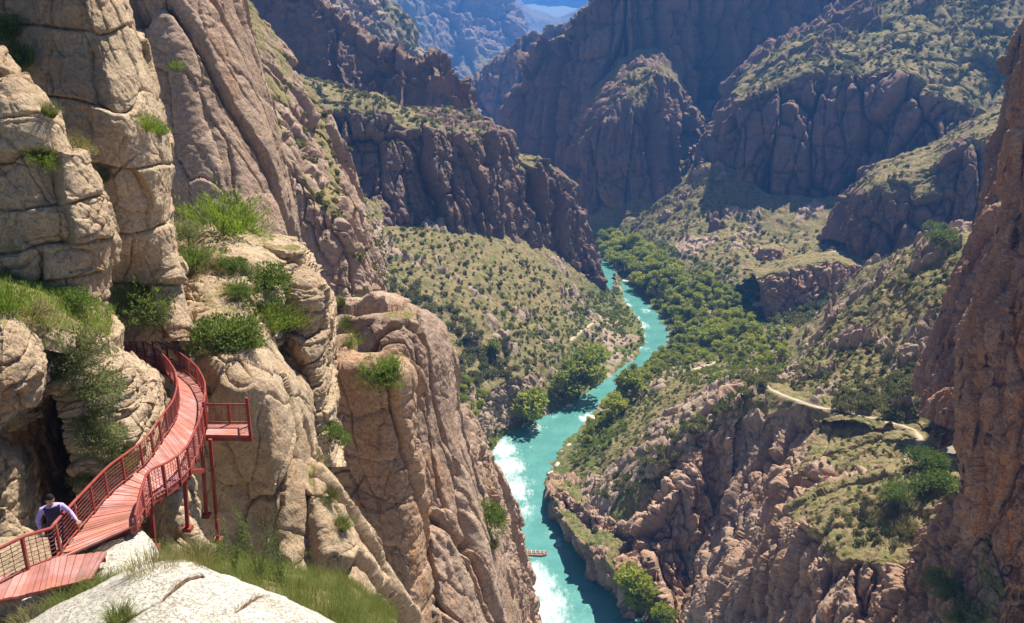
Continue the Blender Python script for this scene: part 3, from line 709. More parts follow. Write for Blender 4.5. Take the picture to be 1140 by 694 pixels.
# tall fluted walls, near left
mass('cliff', [
    row([(-340, -90, 88), (60, -90, 86), (120, -90, 84), (165, -90, 84), (200, -90, 86), (228, -90, 90), (244, -90, 100), (235, -90, 130)]),
    row([(-320, 20, 88), (80, 20, 84), (140, 20, 82), (185, 20, 81), (222, 20, 83), (252, 20, 87), (268, 20, 97), (260, 20, 127)]),
    row([(-300, 100, 88), (100, 100, 83), (158, 100, 80), (204, 100, 79), (242, 100, 81), (276, 100, 85), (293, 100, 95), (284, 100, 125)]),
    row([(-280, 180, 88), (120, 180, 81), (176, 180, 78), (222, 180, 77), (262, 180, 79), (297, 180, 83), (313, 180, 93), (302, 180, 123)]),
    row([(-260, 260, 86), (140, 260, 79), (194, 260, 76), (240, 260, 75), (279, 260, 77), (313, 260, 81), (330, 262, 91), (318, 260, 121)]),
    row([(-240, 340, 84), (160, 340, 77), (210, 340, 74), (256, 340, 73), (295, 340, 75), (330, 340, 79), (348, 340, 89), (335, 340, 119)]),
    row([(-220, 470, 80), (180, 470, 74), (230, 470, 71), (276, 470, 70), (315, 470, 72), (352, 470, 76), (372, 470, 86), (360, 470, 116)])],
    M['mid'], 'towering fluted rust coloured wall rising out of the frame behind the shelf of bushes', dict(S=8.0, kz=20, col=0.27, col2=0.22, blk=0.02, blkz=0.4, rough=0.028, crack=0.08, facet=1.2, strata=0.02, Lz=7, seed=171, tilt=0.32), px=1.4)
mass('cliff', [
    row([(250, 60, 190), (296, 100, 188), (318, 128, 186), (342, 160, 184), (362, 196, 182), (380, 215, 180), (394, 250, 178), (410, 290, 176), (424, 322, 178)]),
    row([(240, 90, 160), (290, 125, 156), (314, 150, 154), (338, 182, 152), (356, 212, 150), (374, 226, 148), (389, 262, 147), (405, 296, 146), (419, 326, 152)]),
    row([(240, 110, 154), (290, 145, 150), (314, 170, 148), (338, 204, 146), (356, 230, 144), (374, 240, 142), (390, 275, 141), (406, 306, 141), (420, 332, 150)]),
    row([(250, 200, 150), (296, 220, 146), (318, 240, 144), (340, 260, 142), (358, 275, 140), (376, 285, 138), (392, 305, 137), (408, 325, 138), (422, 340, 150)]),
    row([(270, 300, 146), (306, 310, 142), (326, 320, 140), (346, 330, 138), (364, 338, 136), (382, 340, 134), (398, 346, 133), (412, 352, 135), (426, 356, 150)]),
    row([(300, 450, 140), (330, 450, 136), (350, 450, 134), (370, 450, 132), (390, 450, 130), (408, 450, 128), (424, 450, 127), (440, 450, 130), (450, 450, 150)])],
    M['mid'], 'stepped rust coloured columns below the fluted wall, with a green ledge on top', dict(S=7, kz=9, col=0.42, blk=0.06, blkz=0.5, rough=0.06, veg=(0.5, 0.74), hill=0.8, seed=181, tilt=0.25), px=1.35, back=[(-10, 30, 18)])
# slope behind them (the lit green strip)
mass('hillside', [
    row([(290, 60, 330), (312, 80, 330), (334, 110, 330), (352, 140, 330), (372, 180, 320), (400, 215, 310), (425, 225, 330)]),
    row([(290, 110, 260), (314, 130, 260), (338, 162, 256), (358, 196, 250), (380, 216, 250), (404, 250, 250), (430, 290, 270)]),
    row([(290, 180, 200), (316, 190, 196), (340, 210, 190), (362, 230, 186), (384, 250, 184), (410, 300, 184), (434, 345, 200)]),
    row([(300, 260, 170), (326, 270, 166), (350, 280, 162), (374, 300, 158), (396, 320, 156), (420, 350, 160), (444, 380, 180)])],
    M['hill'], 'narrow green slope climbing between the stepped columns and the left canyon wall', dict(S=9, kz=2, col=0.12, blk=0.15, rough=0.08, veg=(0.3, 0.55), vegn=0.1, hill=2, outcrop=2.5, seed=186), px=1.5)
# ------------------------------------------------------------------ near left rocks
# massive jointed back wall
mass('cliff', [
    row([(-280, -90, 38), (0, -90, 37), (50, -90, 36), (86, -90, 36), (112, -90, 38), (128, -60, 44), (122, -60, 56)]),
    row([(-280, 0, 37), (0, 0, 36), (50, 0, 35), (96, 0, 34.6), (124, 0, 36), (143, 0, 42), (138, 0, 54)]),
    row([(-280, 60, 36.6), (0, 60, 35.6), (60, 60, 34.5), (112, 60, 34), (140, 60, 35.4), (162, 60, 41), (156, 60, 53)]),
    row([(-280, 120, 36), (10, 120, 35), (72, 120, 34), (122, 120, 33.4), (156, 120, 34.8), (183, 120, 40), (176, 120, 52)]),
    row([(-280, 170, 36), (14, 170, 34.6), (76, 170, 33.8), (130, 170, 33.2), (166, 170, 34.4), (194, 170, 38.5), (188, 170, 50)]),
    row([(-280, 220, 36), (20, 220, 34.4), (82, 220, 33.6), (132, 220, 33.4), (164, 220, 34.2), (189, 220, 37.5), (182, 220, 48)]),
    row([(-280, 260, 36), (26, 260, 34.4), (88, 260, 33.6), (136, 260, 33.4), (166, 260, 34.0), (190, 262, 36.4), (186, 262, 46)]),
    row([(-280, 310, 36), (30, 310, 34.4), (92, 310, 34), (138, 310, 34), (172, 310, 34.2), (202, 312, 35.6), (200, 312, 45)]),
    row([(-280, 380, 34), (30, 380, 33), (95, 380, 33), (142, 380, 33), (182, 380, 33), (216, 380, 34), (216, 380, 44)])],
    M['near'], 'big jointed tan block wall with square cracks at the upper left of the canyon', dict(S=3.6, kz=2.2, col=0.03, blk=0.022, rough=0.03, bulge=0.06, crack=0.07, facet=1.8, seed=201, joints=(2.6, 2.5, 0.42, 3), veg=(0.75, 0.95)), px=1.2, cap=200)
# rounded front wall
mass('cliff', [
    row([(-280, 40, 31), (-20, 48, 30.5), (4, 64, 30), (28, 90, 29.6), (52, 120, 29.4), (70, 144, 29.6), (84, 166, 30), (96, 190, 31)]),
    row([(-280, 56, 28), (-24, 62, 27.8), (2, 76, 27.6), (26, 101, 27.6), (49, 130, 27.6), (67, 154, 28), (84, 178, 29), (92, 200, 33)]),
    row([(-280, 120, 27), (-20, 122, 26.8), (8, 126, 26.6), (36, 140, 26.6), (60, 158, 26.8), (82, 180, 27.4), (98, 200, 29), (96, 210, 33)]),
    row([(-280, 170, 26.6), (-16, 170, 26.3), (14, 172, 26.1), (44, 178, 26.2), (72, 190, 26.6), (98, 206, 27.4), (112, 216, 29), (106, 220, 33)]),
    row([(-280, 215, 26.2), (-14, 214, 25.9), (18, 214, 25.6), (50, 216, 25.8), (82, 222, 26.4), (111, 228, 27.4), (124, 236, 29), (116, 238, 33)]),
    row([(-280, 255, 25.8), (-12, 254, 25.5), (20, 254, 25.3), (54, 255, 25.6), (88, 257, 26.2), (118, 260, 27.3), (131, 264, 29), (122, 264, 33)]),
    row([(-280, 295, 25.6), (-12, 294, 25.3), (20, 294, 25.1), (54, 294, 25.4), (88, 294, 26.1), (116, 296, 27.2), (129, 298, 29), (120, 298, 33)]),
    row([(-280, 335, 25.4), (-12, 334, 25.1), (20, 334, 25), (54, 334, 25.3), (88, 334, 26.0), (114, 334, 27), (126, 334, 29), (118, 334, 33)]),
    row([(-280, 400, 25), (-12, 400, 24.8), (20, 400, 24.8), (54, 400, 25.2), (92, 400, 26.0), (120, 400, 27), (134, 400, 29), (126, 400, 33)])],
    M['near'], 'rounded tan rock face with stacked courses above the grassy ledge', dict(S=4.0, kz=1.0, col=0.05, blk=0.024, rough=0.03, bulge=0.06, crack=0.07, facet=1.8, strata=0.0, Lz=0.5, seed=211, joints=(3.4, 1.25, 0.36, 8), veg=(0.8, 0.97)), px=1.2, cap=200)
# grassy ledge
mass('ledge', [
    row([(-280, 296, 25.8), (-20, 300, 25.6), (10, 306, 25.4), (40, 314, 25.4), (70, 322, 25.6), (100, 332, 26.4), (126, 345, 27.6)]),
    row([(-280, 318, 23.6), (-20, 322, 23.6), (10, 328, 23.6), (38, 336, 23.8), (66, 344, 24.4), (96, 352, 25.4), (122, 360, 26.8)]),
    row([(-280, 340, 22), (-20, 345, 22), (8, 350, 22.1), (34, 358, 22.5), (62, 366, 23.2), (92, 372, 24.4), (120, 376, 26)]),
    row([(-280, 365, 21.6), (-20, 370, 21.6), (8, 376, 21.7), (34, 384, 22.2), (62, 392, 23), (92, 396, 24.2), (120, 398, 25.8)])],
    M['near'], 'sloping earth ledge with bright grass between the rounded rock face and the cave boulder', dict(S=2.0, kz=1, col=0.05, blk=0.04, rough=0.05, veg=(0.2, 0.5), vegn=0.4, hill=0.12, seed=221), px=1.3)
# overhanging boulder over the cave
mass('boulder', [
    row([(-280, 352, 23.5), (-20, 352, 23.4), (10, 352, 23.4), (32, 362, 23.8), (48, 380, 24.2), (58, 400, 25)]),
    row([(-280, 366, 21.4), (-22, 364, 21.2), (6, 362, 21.2), (28, 374, 21.6), (44, 394, 22.4), (55, 412, 24)]),
    row([(-280, 395, 20.6), (-22, 394, 20.3), (6, 392, 20.3), (30, 400, 20.9), (46, 414, 22), (55, 424, 24)]),
    row([(-280, 425, 20.2), (-22, 424, 19.9), (6, 424, 20), (30, 428, 20.8), (46, 434, 22), (54, 438, 24)]),
    row([(-280, 458, 20.2), (-22, 456, 20), (4, 454, 20.2), (26, 452, 21), (40, 450, 22.2), (50, 450, 24)]),
    row([(-280, 486, 20.8), (-22, 480, 20.7), (2, 472, 21), (20, 464, 22), (34, 458, 23), (46, 456, 25)]),
    row([(-280, 492, 24), (-22, 486, 24), (2, 478, 24.5), (20, 470, 25), (34, 464, 26), (46, 460, 27)])],
    M['near'], 'rounded overhanging boulder roofing the cave mouth beside the walkway', dict(S=3.2, kz=0.5, col=0.06, blk=0.02, rough=0.03, bulge=0.04, crack=0.07, facet=1.8, strata=0.03, Lz=0.6, seed=231, veg=(0.8, 0.97)), px=1.2)
# lower left rock beside the cave
mass('rock_wall', [
    row([(-280, 470, 23), (-20, 474, 23), (8, 480, 23.2), (26, 488, 23.6), (36, 500, 24.6), (34, 500, 30)]),
    row([(-280, 500, 21.6), (-20, 502, 21.4), (8, 506, 21.6), (28, 512, 22.2), (40, 520, 23.2), (36, 520, 30)]),
    row([(-280, 540, 21.2), (-20, 542, 21.0), (10, 544, 21.1), (30, 548, 21.8), (43, 552, 22.8), (38, 552, 30)]),
    row([(-280, 580, 20.9), (-20, 582, 20.6), (10, 584, 20.7), (30, 586, 21.3), (44, 588, 22.4), (40, 588, 30)]),
    row([(-280, 640, 20.4), (-20, 640, 20.0), (12, 640, 20.0), (32, 640, 20.6), (48, 640, 21.6), (44, 640, 30)])],
    M['near'], 'shaded rock on the left of the cave mouth with patches of sun', dict(S=3.0, kz=1.4, col=0.08, blk=0.02, rough=0.03, strata=0.02, Lz=0.7, seed=241, veg=(0.9, 1.0)), px=1.2)
# rock right of the cave: bushy part and layered boulder
mass('rock_wall', [
    row([(56, 356, 27.5), (70, 360, 27), (92, 366, 26.6), (112, 370, 27), (128, 386, 28), (142, 396, 30), (158, 406, 32), (166, 414, 36)]),
    row([(50, 376, 24.8), (66, 376, 24.6), (90, 380, 24.6), (112, 382, 25.2), (130, 394, 26.6), (147, 402, 28), (163, 412, 30), (169, 420, 34)]),
    row([(56, 410, 24), (70, 412, 23.9), (92, 414, 24), (114, 414, 24.6), (138, 412, 25.2), (158, 416, 26.4), (176, 424, 28.6), (180, 430, 33)]),
    row([(64, 450, 23.6), (76, 450, 23.5), (96, 452, 23.6), (118, 452, 24.1), (142, 448, 24.6), (165, 450, 25.6), (184, 456, 27.6), (187, 460, 32)]),
    row([(74, 495, 23.2), (84, 495, 23.1), (102, 496, 23.1), (122, 496, 23.5), (146, 492, 24), (168, 490, 25.2), (184, 492, 27), (187, 494, 31)]),
    row([(84, 540, 23.4), (92, 540, 23.3), (108, 540, 23.3), (128, 540, 23.5), (150, 536, 24.2), (168, 534, 25.4), (182, 534, 27), (184, 534, 30)]),
    row([(90, 610, 23.2), (98, 610, 23.1), (114, 610, 23.1), (132, 610, 23.3), (152, 600, 24), (168, 600, 25.2), (180, 600, 26.8), (180, 600, 29)])],
    M['near'], 'layered tan rock between the cave mouth and the curve of the red walkway', dict(S=3.4, kz=0.35, col=0.08, blk=0.02, rough=0.03, bulge=0.04, crack=0.07, facet=1.6, strata=0.06, Lz=0.8, seed=251, veg=(0.85, 1.0)), px=1.2)
# cave interior: a blind vault running into the hill
cv = []
cc = at_y(62, 535, 25.2)
for (dy, wx, wz, dx) in ((0, 1.75, 3.1, 0.15), (1.2, 1.45, 2.8, 0.0), (3.5, 1.3, 2.4, -0.9), (6.5, 1.0, 2.0, -2.2), (9.5, 0.6, 1.2, -3.6), (10.4, 0.05, 0.1, -4.0)):
    cv.append([np.array([cc[0] + dx + math.cos(a) * wx, cc[1] + dy, cc[2] + math.sin(a) * wz - 0.02 * dy]) for a in np.linspace(-0.6 * math.pi, 1.4 * math.pi, 15)])
mass('cave', cv, M['near'], 'dark cave vault running into the rock behind the person', dict(S=1.8, kz=1.4, col=0.08, blk=0.05, rough=0.03, seed=256, veg=(2, 3)), px=3, flip=False)
mass('ledge', [
    [[-19, 17.2, 129.0], [-11, 16.9, 129.1], [-9.4, 16.7, 129.2], [-8.2, 17.0, 129.0]],
    [[-19, 16.6, 129.22], [-11, 16.5, 129.22], [-9.2, 16.4, 129.22], [-8.2, 16.4, 129.2]],
    [[-19, 15.0, 129.22], [-11, 15.0, 129.22], [-9.4, 15.0, 129.22], [-8.2, 15.2, 129.2]],
    [[-19, 14.6, 128.4], [-11, 14.6, 128.4], [-9.4, 14.6, 128.4], [-8.2, 14.8, 128.4]]],
    M['near'], 'narrow rock step where the person stands behind the railing', dict(S=1.5, kz=1, col=0.0, blk=0.02, rough=0.01, seed=258, veg=(2, 3)), px=3)

# shelf with slabs and bushes
mass('ledge', [
    row([(160, 250, 48), (196, 250, 47), (230, 248, 46), (262, 256, 46), (300, 262, 46.5), (334, 272, 48), (360, 300, 54)]),
    row([(160, 280, 44), (196, 278, 43), (228, 276, 42), (262, 282, 42), (298, 288, 42.6), (330, 296, 44), (352, 320, 50)]),
    row([(150, 320, 40), (190, 318, 39.4), (224, 316, 38.8), (256, 316, 39), (290, 318, 40), (320, 328, 42), (340, 345, 48)]),
    row([(140, 350, 40.5), (180, 348, 39.6), (215, 346, 37.4), (248, 346, 36.8), (278, 350, 37.6), (300, 360, 39), (322, 378, 44)]),
    row([(126, 368, 40), (166, 368, 39), (205, 378, 35.8), (240, 372, 34.8), (268, 374, 35.6), (292, 384, 37), (312, 400, 42)]),
    row([(126, 410, 39.6), (166, 410, 38.6), (205, 412, 35.4), (240, 410, 34), (268, 410, 34.8), (292, 412, 36), (312, 420, 41)])],
    M['near'], 'stepped shelf of pale slabs and grass above the far end of the walkway', dict(S=2.6, kz=0.5, col=0.16, blk=0.05, rough=0.04, strata=0.1, Lz=0.7, veg=(0.55, 0.95), vegn=-0.35, hill=0.45, outcrop=0.8, seed=261), px=1.25)
# stacked slabs at the right end of the shelf
mass('rock_stack', [
    row([(262, 256, 49), (290, 258, 48), (316, 264, 47.6), (335, 270, 48.4), (338, 278, 54)]),
    row([(262, 270, 45.5), (290, 274, 44.2), (316, 280, 43.6), (337, 280, 44.8), (340, 284, 52)]),
    row([(264, 290, 45.4), (292, 292, 44.2), (318, 292, 43.8), (340, 292, 44.8), (346, 294, 52)]),
    row([(270, 312, 45), (296, 312, 43.4), (322, 312, 42.6), (350, 310, 43.8), (358, 312, 52)]),
    row([(282, 336, 44.6), (304, 336, 42.8), (332, 334, 41.8), (364, 330, 43.2), (370, 332, 52)]),
    row([(290, 366, 44.4), (310, 366, 42.8), (336, 364, 41.8), (366, 362, 43.2), (372, 364, 52)]),
    row([(298, 400, 44), (316, 400, 42.2), (340, 398, 41.2), (366, 394, 42.8), (372, 394, 52)]),
    row([(310, 440, 43.6), (326, 440, 41.8), (346, 440, 40.8), (368, 440, 42), (376, 440, 50)]),
    row([(324, 520, 42.6), (338, 520, 41), (354, 520, 40), (374, 520, 41), (382, 520, 48)])],
    M['near'], 'stack of weathered tan slabs at the outer end of the shelf', dict(S=4, kz=0.4, col=0.05, blk=0.02, rough=0.03, strata=0.04, Lz=1.05, joints=(2.6, 1.25, 0.4, 5), seed=271, veg=(0.85, 1.0)), px=1.2)
# big rounded boulder under the viewing bay
mass('cliff', [
    row([(196, 396, 36), (232, 378, 36.4), (262, 364, 37.6), (288, 362, 38.6), (308, 380, 40), (322, 400, 43)]),
    row([(196, 412, 35.0), (232, 400, 33.2), (264, 388, 33.6), (292, 386, 35.4), (312, 398, 37.4), (330, 412, 42)]),
    row([(200, 445, 34.6), (234, 436, 32.3), (266, 428, 32.0), (298, 424, 33.0), (326, 428, 35.6), (344, 436, 41)]),
    row([(208, 490, 34.8), (236, 486, 32.6), (268, 480, 32.0), (304, 476, 32.2), (336, 476, 34.4), (353, 480, 40)]),
    row([(212, 545, 34.8), (240, 542, 32.8), (272, 540, 32.0), (308, 538, 31.6), (344, 538, 33.4), (362, 540, 39)]),
    row([(214, 600, 34.4), (244, 600, 32.4), (278, 600, 31.4), (314, 600, 30.9), (356, 604, 32.4), (378, 606, 38)]),
    row([(216, 680, 33), (250, 680, 31), (290, 680, 30), (330, 680, 28.6), (390, 680, 31), (420, 680, 36)]),
    row([(216, 800, 27), (250, 800, 26.2), (290, 800, 25.8), (340, 800, 26.6), (430, 800, 29), (460, 800, 34)])],
    M['near'], 'big rounded boulder cliff under the small viewing bay', dict(S=7.5, kz=1.5, col=0.06, blk=0.014, rough=0.026, bulge=0.05, facet=1.9, strata=0.0, Lz=2.6, crack=0.06, fine=0.3, seed=281, veg=(0.85, 1.0)), px=1.2)
# rib standing between the support posts
mass('rock_wall', [
    row([(176, 520, 27), (196, 528, 26.6), (208, 534, 27), (216, 545, 29)]),
    row([(172, 545, 25), (194, 545, 24.2), (212, 552, 25), (222, 560, 28)]),
    row([(170, 590, 24.2), (196, 590, 23.2), (222, 592, 24.2), (234, 596, 27)]),
    row([(168, 650, 23), (200, 650, 22), (240, 650, 23), (256, 650, 26)]),
    row([(168, 720, 21.6), (204, 720, 20.6), (260, 720, 21.6), (276, 720, 25)])],
    M['near'], 'sunlit rock rib standing between the support posts under the walkway', dict(S=3, kz=2.4, col=0.12, blk=0.03, rough=0.03, seed=286, veg=(0.9, 1.0)), px=1.2)
# lower pale skirt of the boulder
mass('rock_wall', [
    row([(330, 520, 36), (344, 512, 36.5), (354, 520, 37.5), (366, 545, 39), (372, 560, 43)]),
    row([(330, 545, 33.4), (348, 540, 33), (366, 552, 33.8), (382, 575, 35.6), (390, 590, 40)]),
    row([(336, 600, 32), (358, 596, 31.2), (384, 604, 31.8), (406, 620, 33.6), (414, 630, 38)]),
    row([(350, 660, 30.4), (378, 656, 29.6), (408, 660, 30), (432, 668, 31.8), (440, 672, 36)]),
    row([(366, 740, 28.4), (398, 740, 27.6), (430, 740, 28), (458, 740, 29.8), (468, 740, 34)])],
    M['near'], 'pale lower skirt of the boulder cliff stepping down toward the gorge', dict(S=5, kz=3, col=0.18, col2=0.25, blk=0.02, rough=0.035, crack=0.07, facet=1.7, seed=288, veg=(0.75, 0.95)), px=1.2)
# cliff behind: ledge top then tall pillars
mass('cliff', [
    row([(320, 330, 70), (372, 334, 70), (400, 336, 70), (432, 336, 70), (456, 335, 70), (478, 342, 71), (494, 362, 74), (500, 390, 82)]),
    row([(320, 350, 62), (370, 352, 61), (398, 350, 60.6), (430, 348, 60.4), (454, 347, 60.6), (478, 354, 62), (497, 376, 66), (504, 400, 80)]),
    row([(326, 400, 60), (374, 396, 58.6), (402, 392, 58), (432, 388, 57.4), (456, 386, 57.6), (482, 390, 59.4), (502, 408, 64), (506, 420, 80)]),
    row([(330, 470, 59), (378, 462, 57.6), (406, 460, 56.8), (436, 458, 56.2), (460, 456, 56.6), (486, 458, 58.4), (505, 466, 63), (508, 470, 80)]),
    row([(340, 540, 57), (386, 535, 55.6), (416, 532, 54.8), (446, 530, 54.4), (472, 530, 54.8), (500, 532, 56.6), (524, 536, 61), (528, 540, 78)]),
    row([(350, 620, 55), (396, 615, 53.4), (428, 612, 52.6), (458, 612, 52.2), (486, 612, 52.6), (518, 612, 54.6), (546, 614, 59), (550, 616, 76)]),
    row([(360, 700, 52.6), (406, 700, 51), (440, 700, 50), (470, 700, 49.8), (500, 700, 50.2), (534, 700, 52.4), (566, 700, 57), (572, 700, 74)]),
    row([(370, 840, 47), (420, 840, 46), (456, 840, 45), (490, 840, 44.6), (524, 840, 45), (562, 840, 47.4), (600, 840, 52), (610, 840, 70)])],
    M['mid'], 'grey brown pillar cliff with a flat top dropping to the gorge beyond the boulder', dict(S=6.5, kz=12, col=0.34, col2=0.22, blk=0.02, blkz=0.4, rough=0.035, crack=0.07, facet=1.5, seed=294, veg=(0.9, 1.0), vegn=-0.4, tilt=0.12), px=1.25)
mass('cliff', [
    row([(318, 396, 58), (352, 394, 57.6), (384, 390, 57.4), (412, 392, 57.2), (436, 398, 58), (450, 412, 62)]),
    row([(322, 412, 52.6), (354, 410, 51.4), (386, 408, 50.8), (416, 410, 50.8), (442, 416, 52), (457, 424, 58)]),
    row([(326, 440, 52), (358, 440, 50.8), (388, 438, 50.2), (416, 438, 50.2), (442, 440, 51.4), (458, 444, 58)]),
    row([(334, 490, 52), (364, 490, 51), (394, 488, 50.3), (424, 486, 49.9), (448, 486, 51), (462, 488, 57)]),
    row([(344, 550, 51.6), (376, 550, 50.6), (406, 550, 49.8), (434, 550, 49.2), (456, 550, 50.2), (468, 550, 56.6)]),
    row([(356, 620, 50.8), (388, 620, 49.8), (418, 620, 48.8), (444, 620, 48), (464, 620, 49), (476, 620, 55.6)]),
    row([(366, 700, 49.6), (400, 700, 48.6), (430, 700, 47.6), (454, 700, 46.8), (474, 700, 48), (486, 700, 54.4)]),
    row([(376, 840, 47), (412, 840, 46), (446, 840, 45), (474, 840, 44.4), (496, 840, 46), (508, 840, 52)])],
    M['orange'], 'orange stained pillar in front of the grey brown cliff, bushes on its brow', dict(S=6.5, kz=8, col=0.26, col2=0.2, blk=0.025, rough=0.035, crack=0.06, facet=1.9, seed=301, veg=(0.9, 1.0), vegn=-0.4, strata=0.03, Lz=3, tilt=0.1), px=1.25)
mass('cliff', [
    row([(495, 450, 95), (509, 462, 92), (523, 480, 91), (529, 506, 91), (545, 534, 92), (555, 556, 95), (569, 590, 104)]),
    row([(493, 476, 84), (507, 482, 82), (523, 494, 81), (530, 520, 81), (547, 546, 83), (557, 566, 87), (573, 604, 100)]),
    row([(489, 530, 82), (503, 534, 79.6), (519, 540, 78.6), (537, 558, 78.8), (553, 578, 81), (563, 592, 86), (579, 622, 98)]),
    row([(499, 590, 79.6), (513, 592, 77), (529, 596, 76), (547, 606, 76.4), (563, 620, 79), (573, 630, 84), (587, 650, 96)]),
    row([(509, 660, 77), (525, 660, 74.4), (541, 660, 73.2), (559, 664, 73.6), (575, 672, 76.4), (585, 680, 82), (597, 696, 94)]),
    row([(519, 740, 73), (537, 740, 70.6), (555, 740, 69.4), (573, 740, 70), (589, 745, 73), (601, 750, 80), (611, 760, 92)]),
    row([(534, 860, 66), (554, 860, 64), (573, 860, 63), (591, 860, 63.6), (607, 860, 67), (619, 860, 75), (629, 860, 88)])],
    M['mid'], 'outermost dark red rib of the near left cliff, overhanging the river', dict(S=6, kz=6, col=0.36, col2=0.3, blk=0.05, rough=0.06, crack=0.09, facet=1.6, seed=311, veg=(0.72, 0.92), strata=0.04, Lz=4), px=1.25)
SLAB_CUTS = []
for a_, b_ in (((120, 700, 10.1), (176, 672, 10.6)), ((176, 672, 10.6), (226, 643, 11.9)), ((226, 700, 10.3), (262, 684, 11.0)), ((262, 684, 11.0), (300, 666, 12.3)), ((-20, 720, 11.2), (60, 690, 11.4)), ((60, 690, 11.4), (120, 652, 11.9))):
    A_, B_ = at_y(*a_), at_y(*b_)
    SLAB_CUTS.append((A_[0], A_[1], B_[0], B_[1], 0.022, 0.12))
SLAB_STEPS = []
for a_, b_, h_ in (((176, 672, 10.6), (226, 643, 11.9), 0.10), ((262, 684, 11.0), (300, 666, 12.3), 0.08), ((60, 690, 11.4), (120, 652, 11.9), -0.07)):
    A_, B_ = at_y(*a_), at_y(*b_)
    SLAB_STEPS.append((A_[0], A_[1], B_[0], B_[1], h_ * 0.5))
# ground under the walkway: grassy hollow, white slab, foreground slab
mass('ledge', [
    row([(60, 625, 21.6), (110, 615, 21.8), (160, 615, 22.4), (210, 620, 23.4), (260, 626, 24.2), (320, 634, 25.4), (380, 646, 27.2), (440, 684, 30)]),
    row([(60, 640, 18), (110, 630, 18), (165, 625, 18.6), (215, 628, 19.6), (265, 636, 20.4), (325, 646, 21.4), (385, 660, 22.6), (440, 696, 24.6)]),
    row([(60, 655, 15.2), (110, 645, 15.2), (165, 639, 15.8), (220, 645, 16.4), (275, 656, 16.9), (335, 670, 17.3), (395, 690, 18.2), (450, 726, 19.3)]),
    row([(60, 680, 13), (110, 670, 13), (165, 662, 13.4), (225, 668, 13.8), (285, 684, 14), (345, 706, 14.2), (405, 730, 14.6), (460, 770, 15.5)]),
    row([(60, 760, 11), (110, 750, 11), (165, 740, 11.2), (230, 750, 11.4), (290, 770, 11.6), (350, 800, 11.8), (410, 820, 12), (460, 860, 12.5)])],
    M['near'], 'grassy hollow between the foreground slab and the boulder cliff', dict(S=1.6, kz=1, col=0.03, blk=0.03, rough=0.05, veg=(0.1, 0.3), vegn=0.5, hill=0.1, seed=321), px=1.6)
mass('boulder', [
    row([(30, 640, 16.8), (62, 622, 17.2), (96, 604, 17.6), (126, 592, 17.8), (146, 588, 18), (160, 592, 18.2), (172, 606, 18.8)]),
    row([(26, 648, 15.6), (60, 634, 15.9), (98, 614, 16.2), (128, 600, 16.5), (148, 594, 16.8), (164, 598, 17.2), (177, 614, 18.4)]),
    row([(24, 664, 14.3), (60, 654, 14.4), (100, 636, 14.7), (130, 620, 15), (152, 612, 15.4), (168, 612, 16), (179, 622, 17.6)]),
    row([(24, 684, 13.5), (60, 674, 13.6), (100, 660, 13.8), (132, 646, 14.1), (156, 636, 14.6), (170, 630, 15.4), (179, 632, 17.2)]),
    row([(24, 740, 12.8), (60, 730, 12.8), (100, 720, 13), (134, 706, 13.2), (160, 690, 13.8), (172, 680, 14.8), (179, 676, 17)])],
    M['pale'], 'sunlit whitish slab at the foot of the walkway beside the plank landing', dict(S=1.6, kz=0.8, col=0.0, blk=0.012, rough=0.016, seed=331, veg=(2, 3)), px=1.2)
mass('rock_slab', [
    row([(-20, 720, 12.2), (60, 676, 12.4), (132, 640, 12.6), (176, 626, 12.9), (208, 624, 13), (240, 638, 13.1), (296, 656, 13.1), (350, 678, 13.1), (410, 710, 13)]),
    row([(-20, 730, 11.5), (60, 686, 11.6), (132, 650, 11.7), (176, 637, 11.8), (210, 635, 11.9), (242, 646, 11.9), (298, 664, 11.9), (352, 688, 11.9), (412, 722, 11.8)]),
    row([(-20, 765, 10.2), (62, 722, 10.3), (134, 690, 10.4), (180, 676, 10.5), (216, 674, 10.5), (246, 690, 10.5), (292, 710, 10.5), (334, 730, 10.5), (380, 750, 10.4)]),
    row([(-20, 830, 8.6), (62, 800, 8.6), (136, 776, 8.6), (182, 764, 8.7), (220, 764, 8.7), (250, 774, 8.7), (296, 790, 8.7), (338, 806, 8.7), (384, 830, 8.6)]),
    row([(-20, 1000, 7), (64, 980, 7), (138, 960, 7), (184, 950, 7), (224, 950, 7), (254, 960, 7), (300, 970, 7), (342, 990, 7), (388, 1000, 7)])],
    M['pale'], 'flat whitish bedrock slab nearest the viewer, crossed by brown joints', dict(S=1.6, kz=0.8, col=0.0, blk=0.008, rough=0.014, seed=341, veg=(2, 3), cuts=SLAB_CUTS, steps=SLAB_STEPS), px=1.3)

finish_masses()

# ------------------------------------------------------------------ river, river bed
def bezier_line(pts, n):
    p = np.array(pts, dtype=float)
    return catmull(p, np.linspace(0, len(p) - 1, n))


Lb = bezier_line([W(u, v, 0)[:2] for u, v in ((640, 900), (600, 760), (575, 690), (556, 620), (540, 540), (548, 500), (580, 475), (622, 448), (655, 430), (694, 402), (706, 386), (704, 366), (690, 345), (680, 325), (676, 310), (660, 296), (640, 284))], 260)
Rb = bezier_line([W(u, v, 0)[:2] for u, v in ((760, 900), (735, 760), (715, 700), (680, 660), (650, 620), (630, 570), (630, 530), (655, 490), (690, 440), (725, 408), (755, 384), (764, 360), (748, 340), (724, 322), (694, 308), (672, 294), (650, 282))], 260)
ext = 9.0
dirn = (Rb - Lb) / np.linalg.norm(Rb - Lb, axis=1, keepdims=True)
a, b = Lb - dirn * ext, Rb + dirn * ext
nt = 90
tt = np.linspace(0, 1, nt)
g = a[:, None, :] * (1 - tt)[None, :, None] + b[:, None, :] * tt[None, :, None]
gz = np.zeros(g.shape[:2])
pr = np.concatenate([g.reshape(-1, 2), gz.reshape(-1, 1)], 1).astype(np.float32)
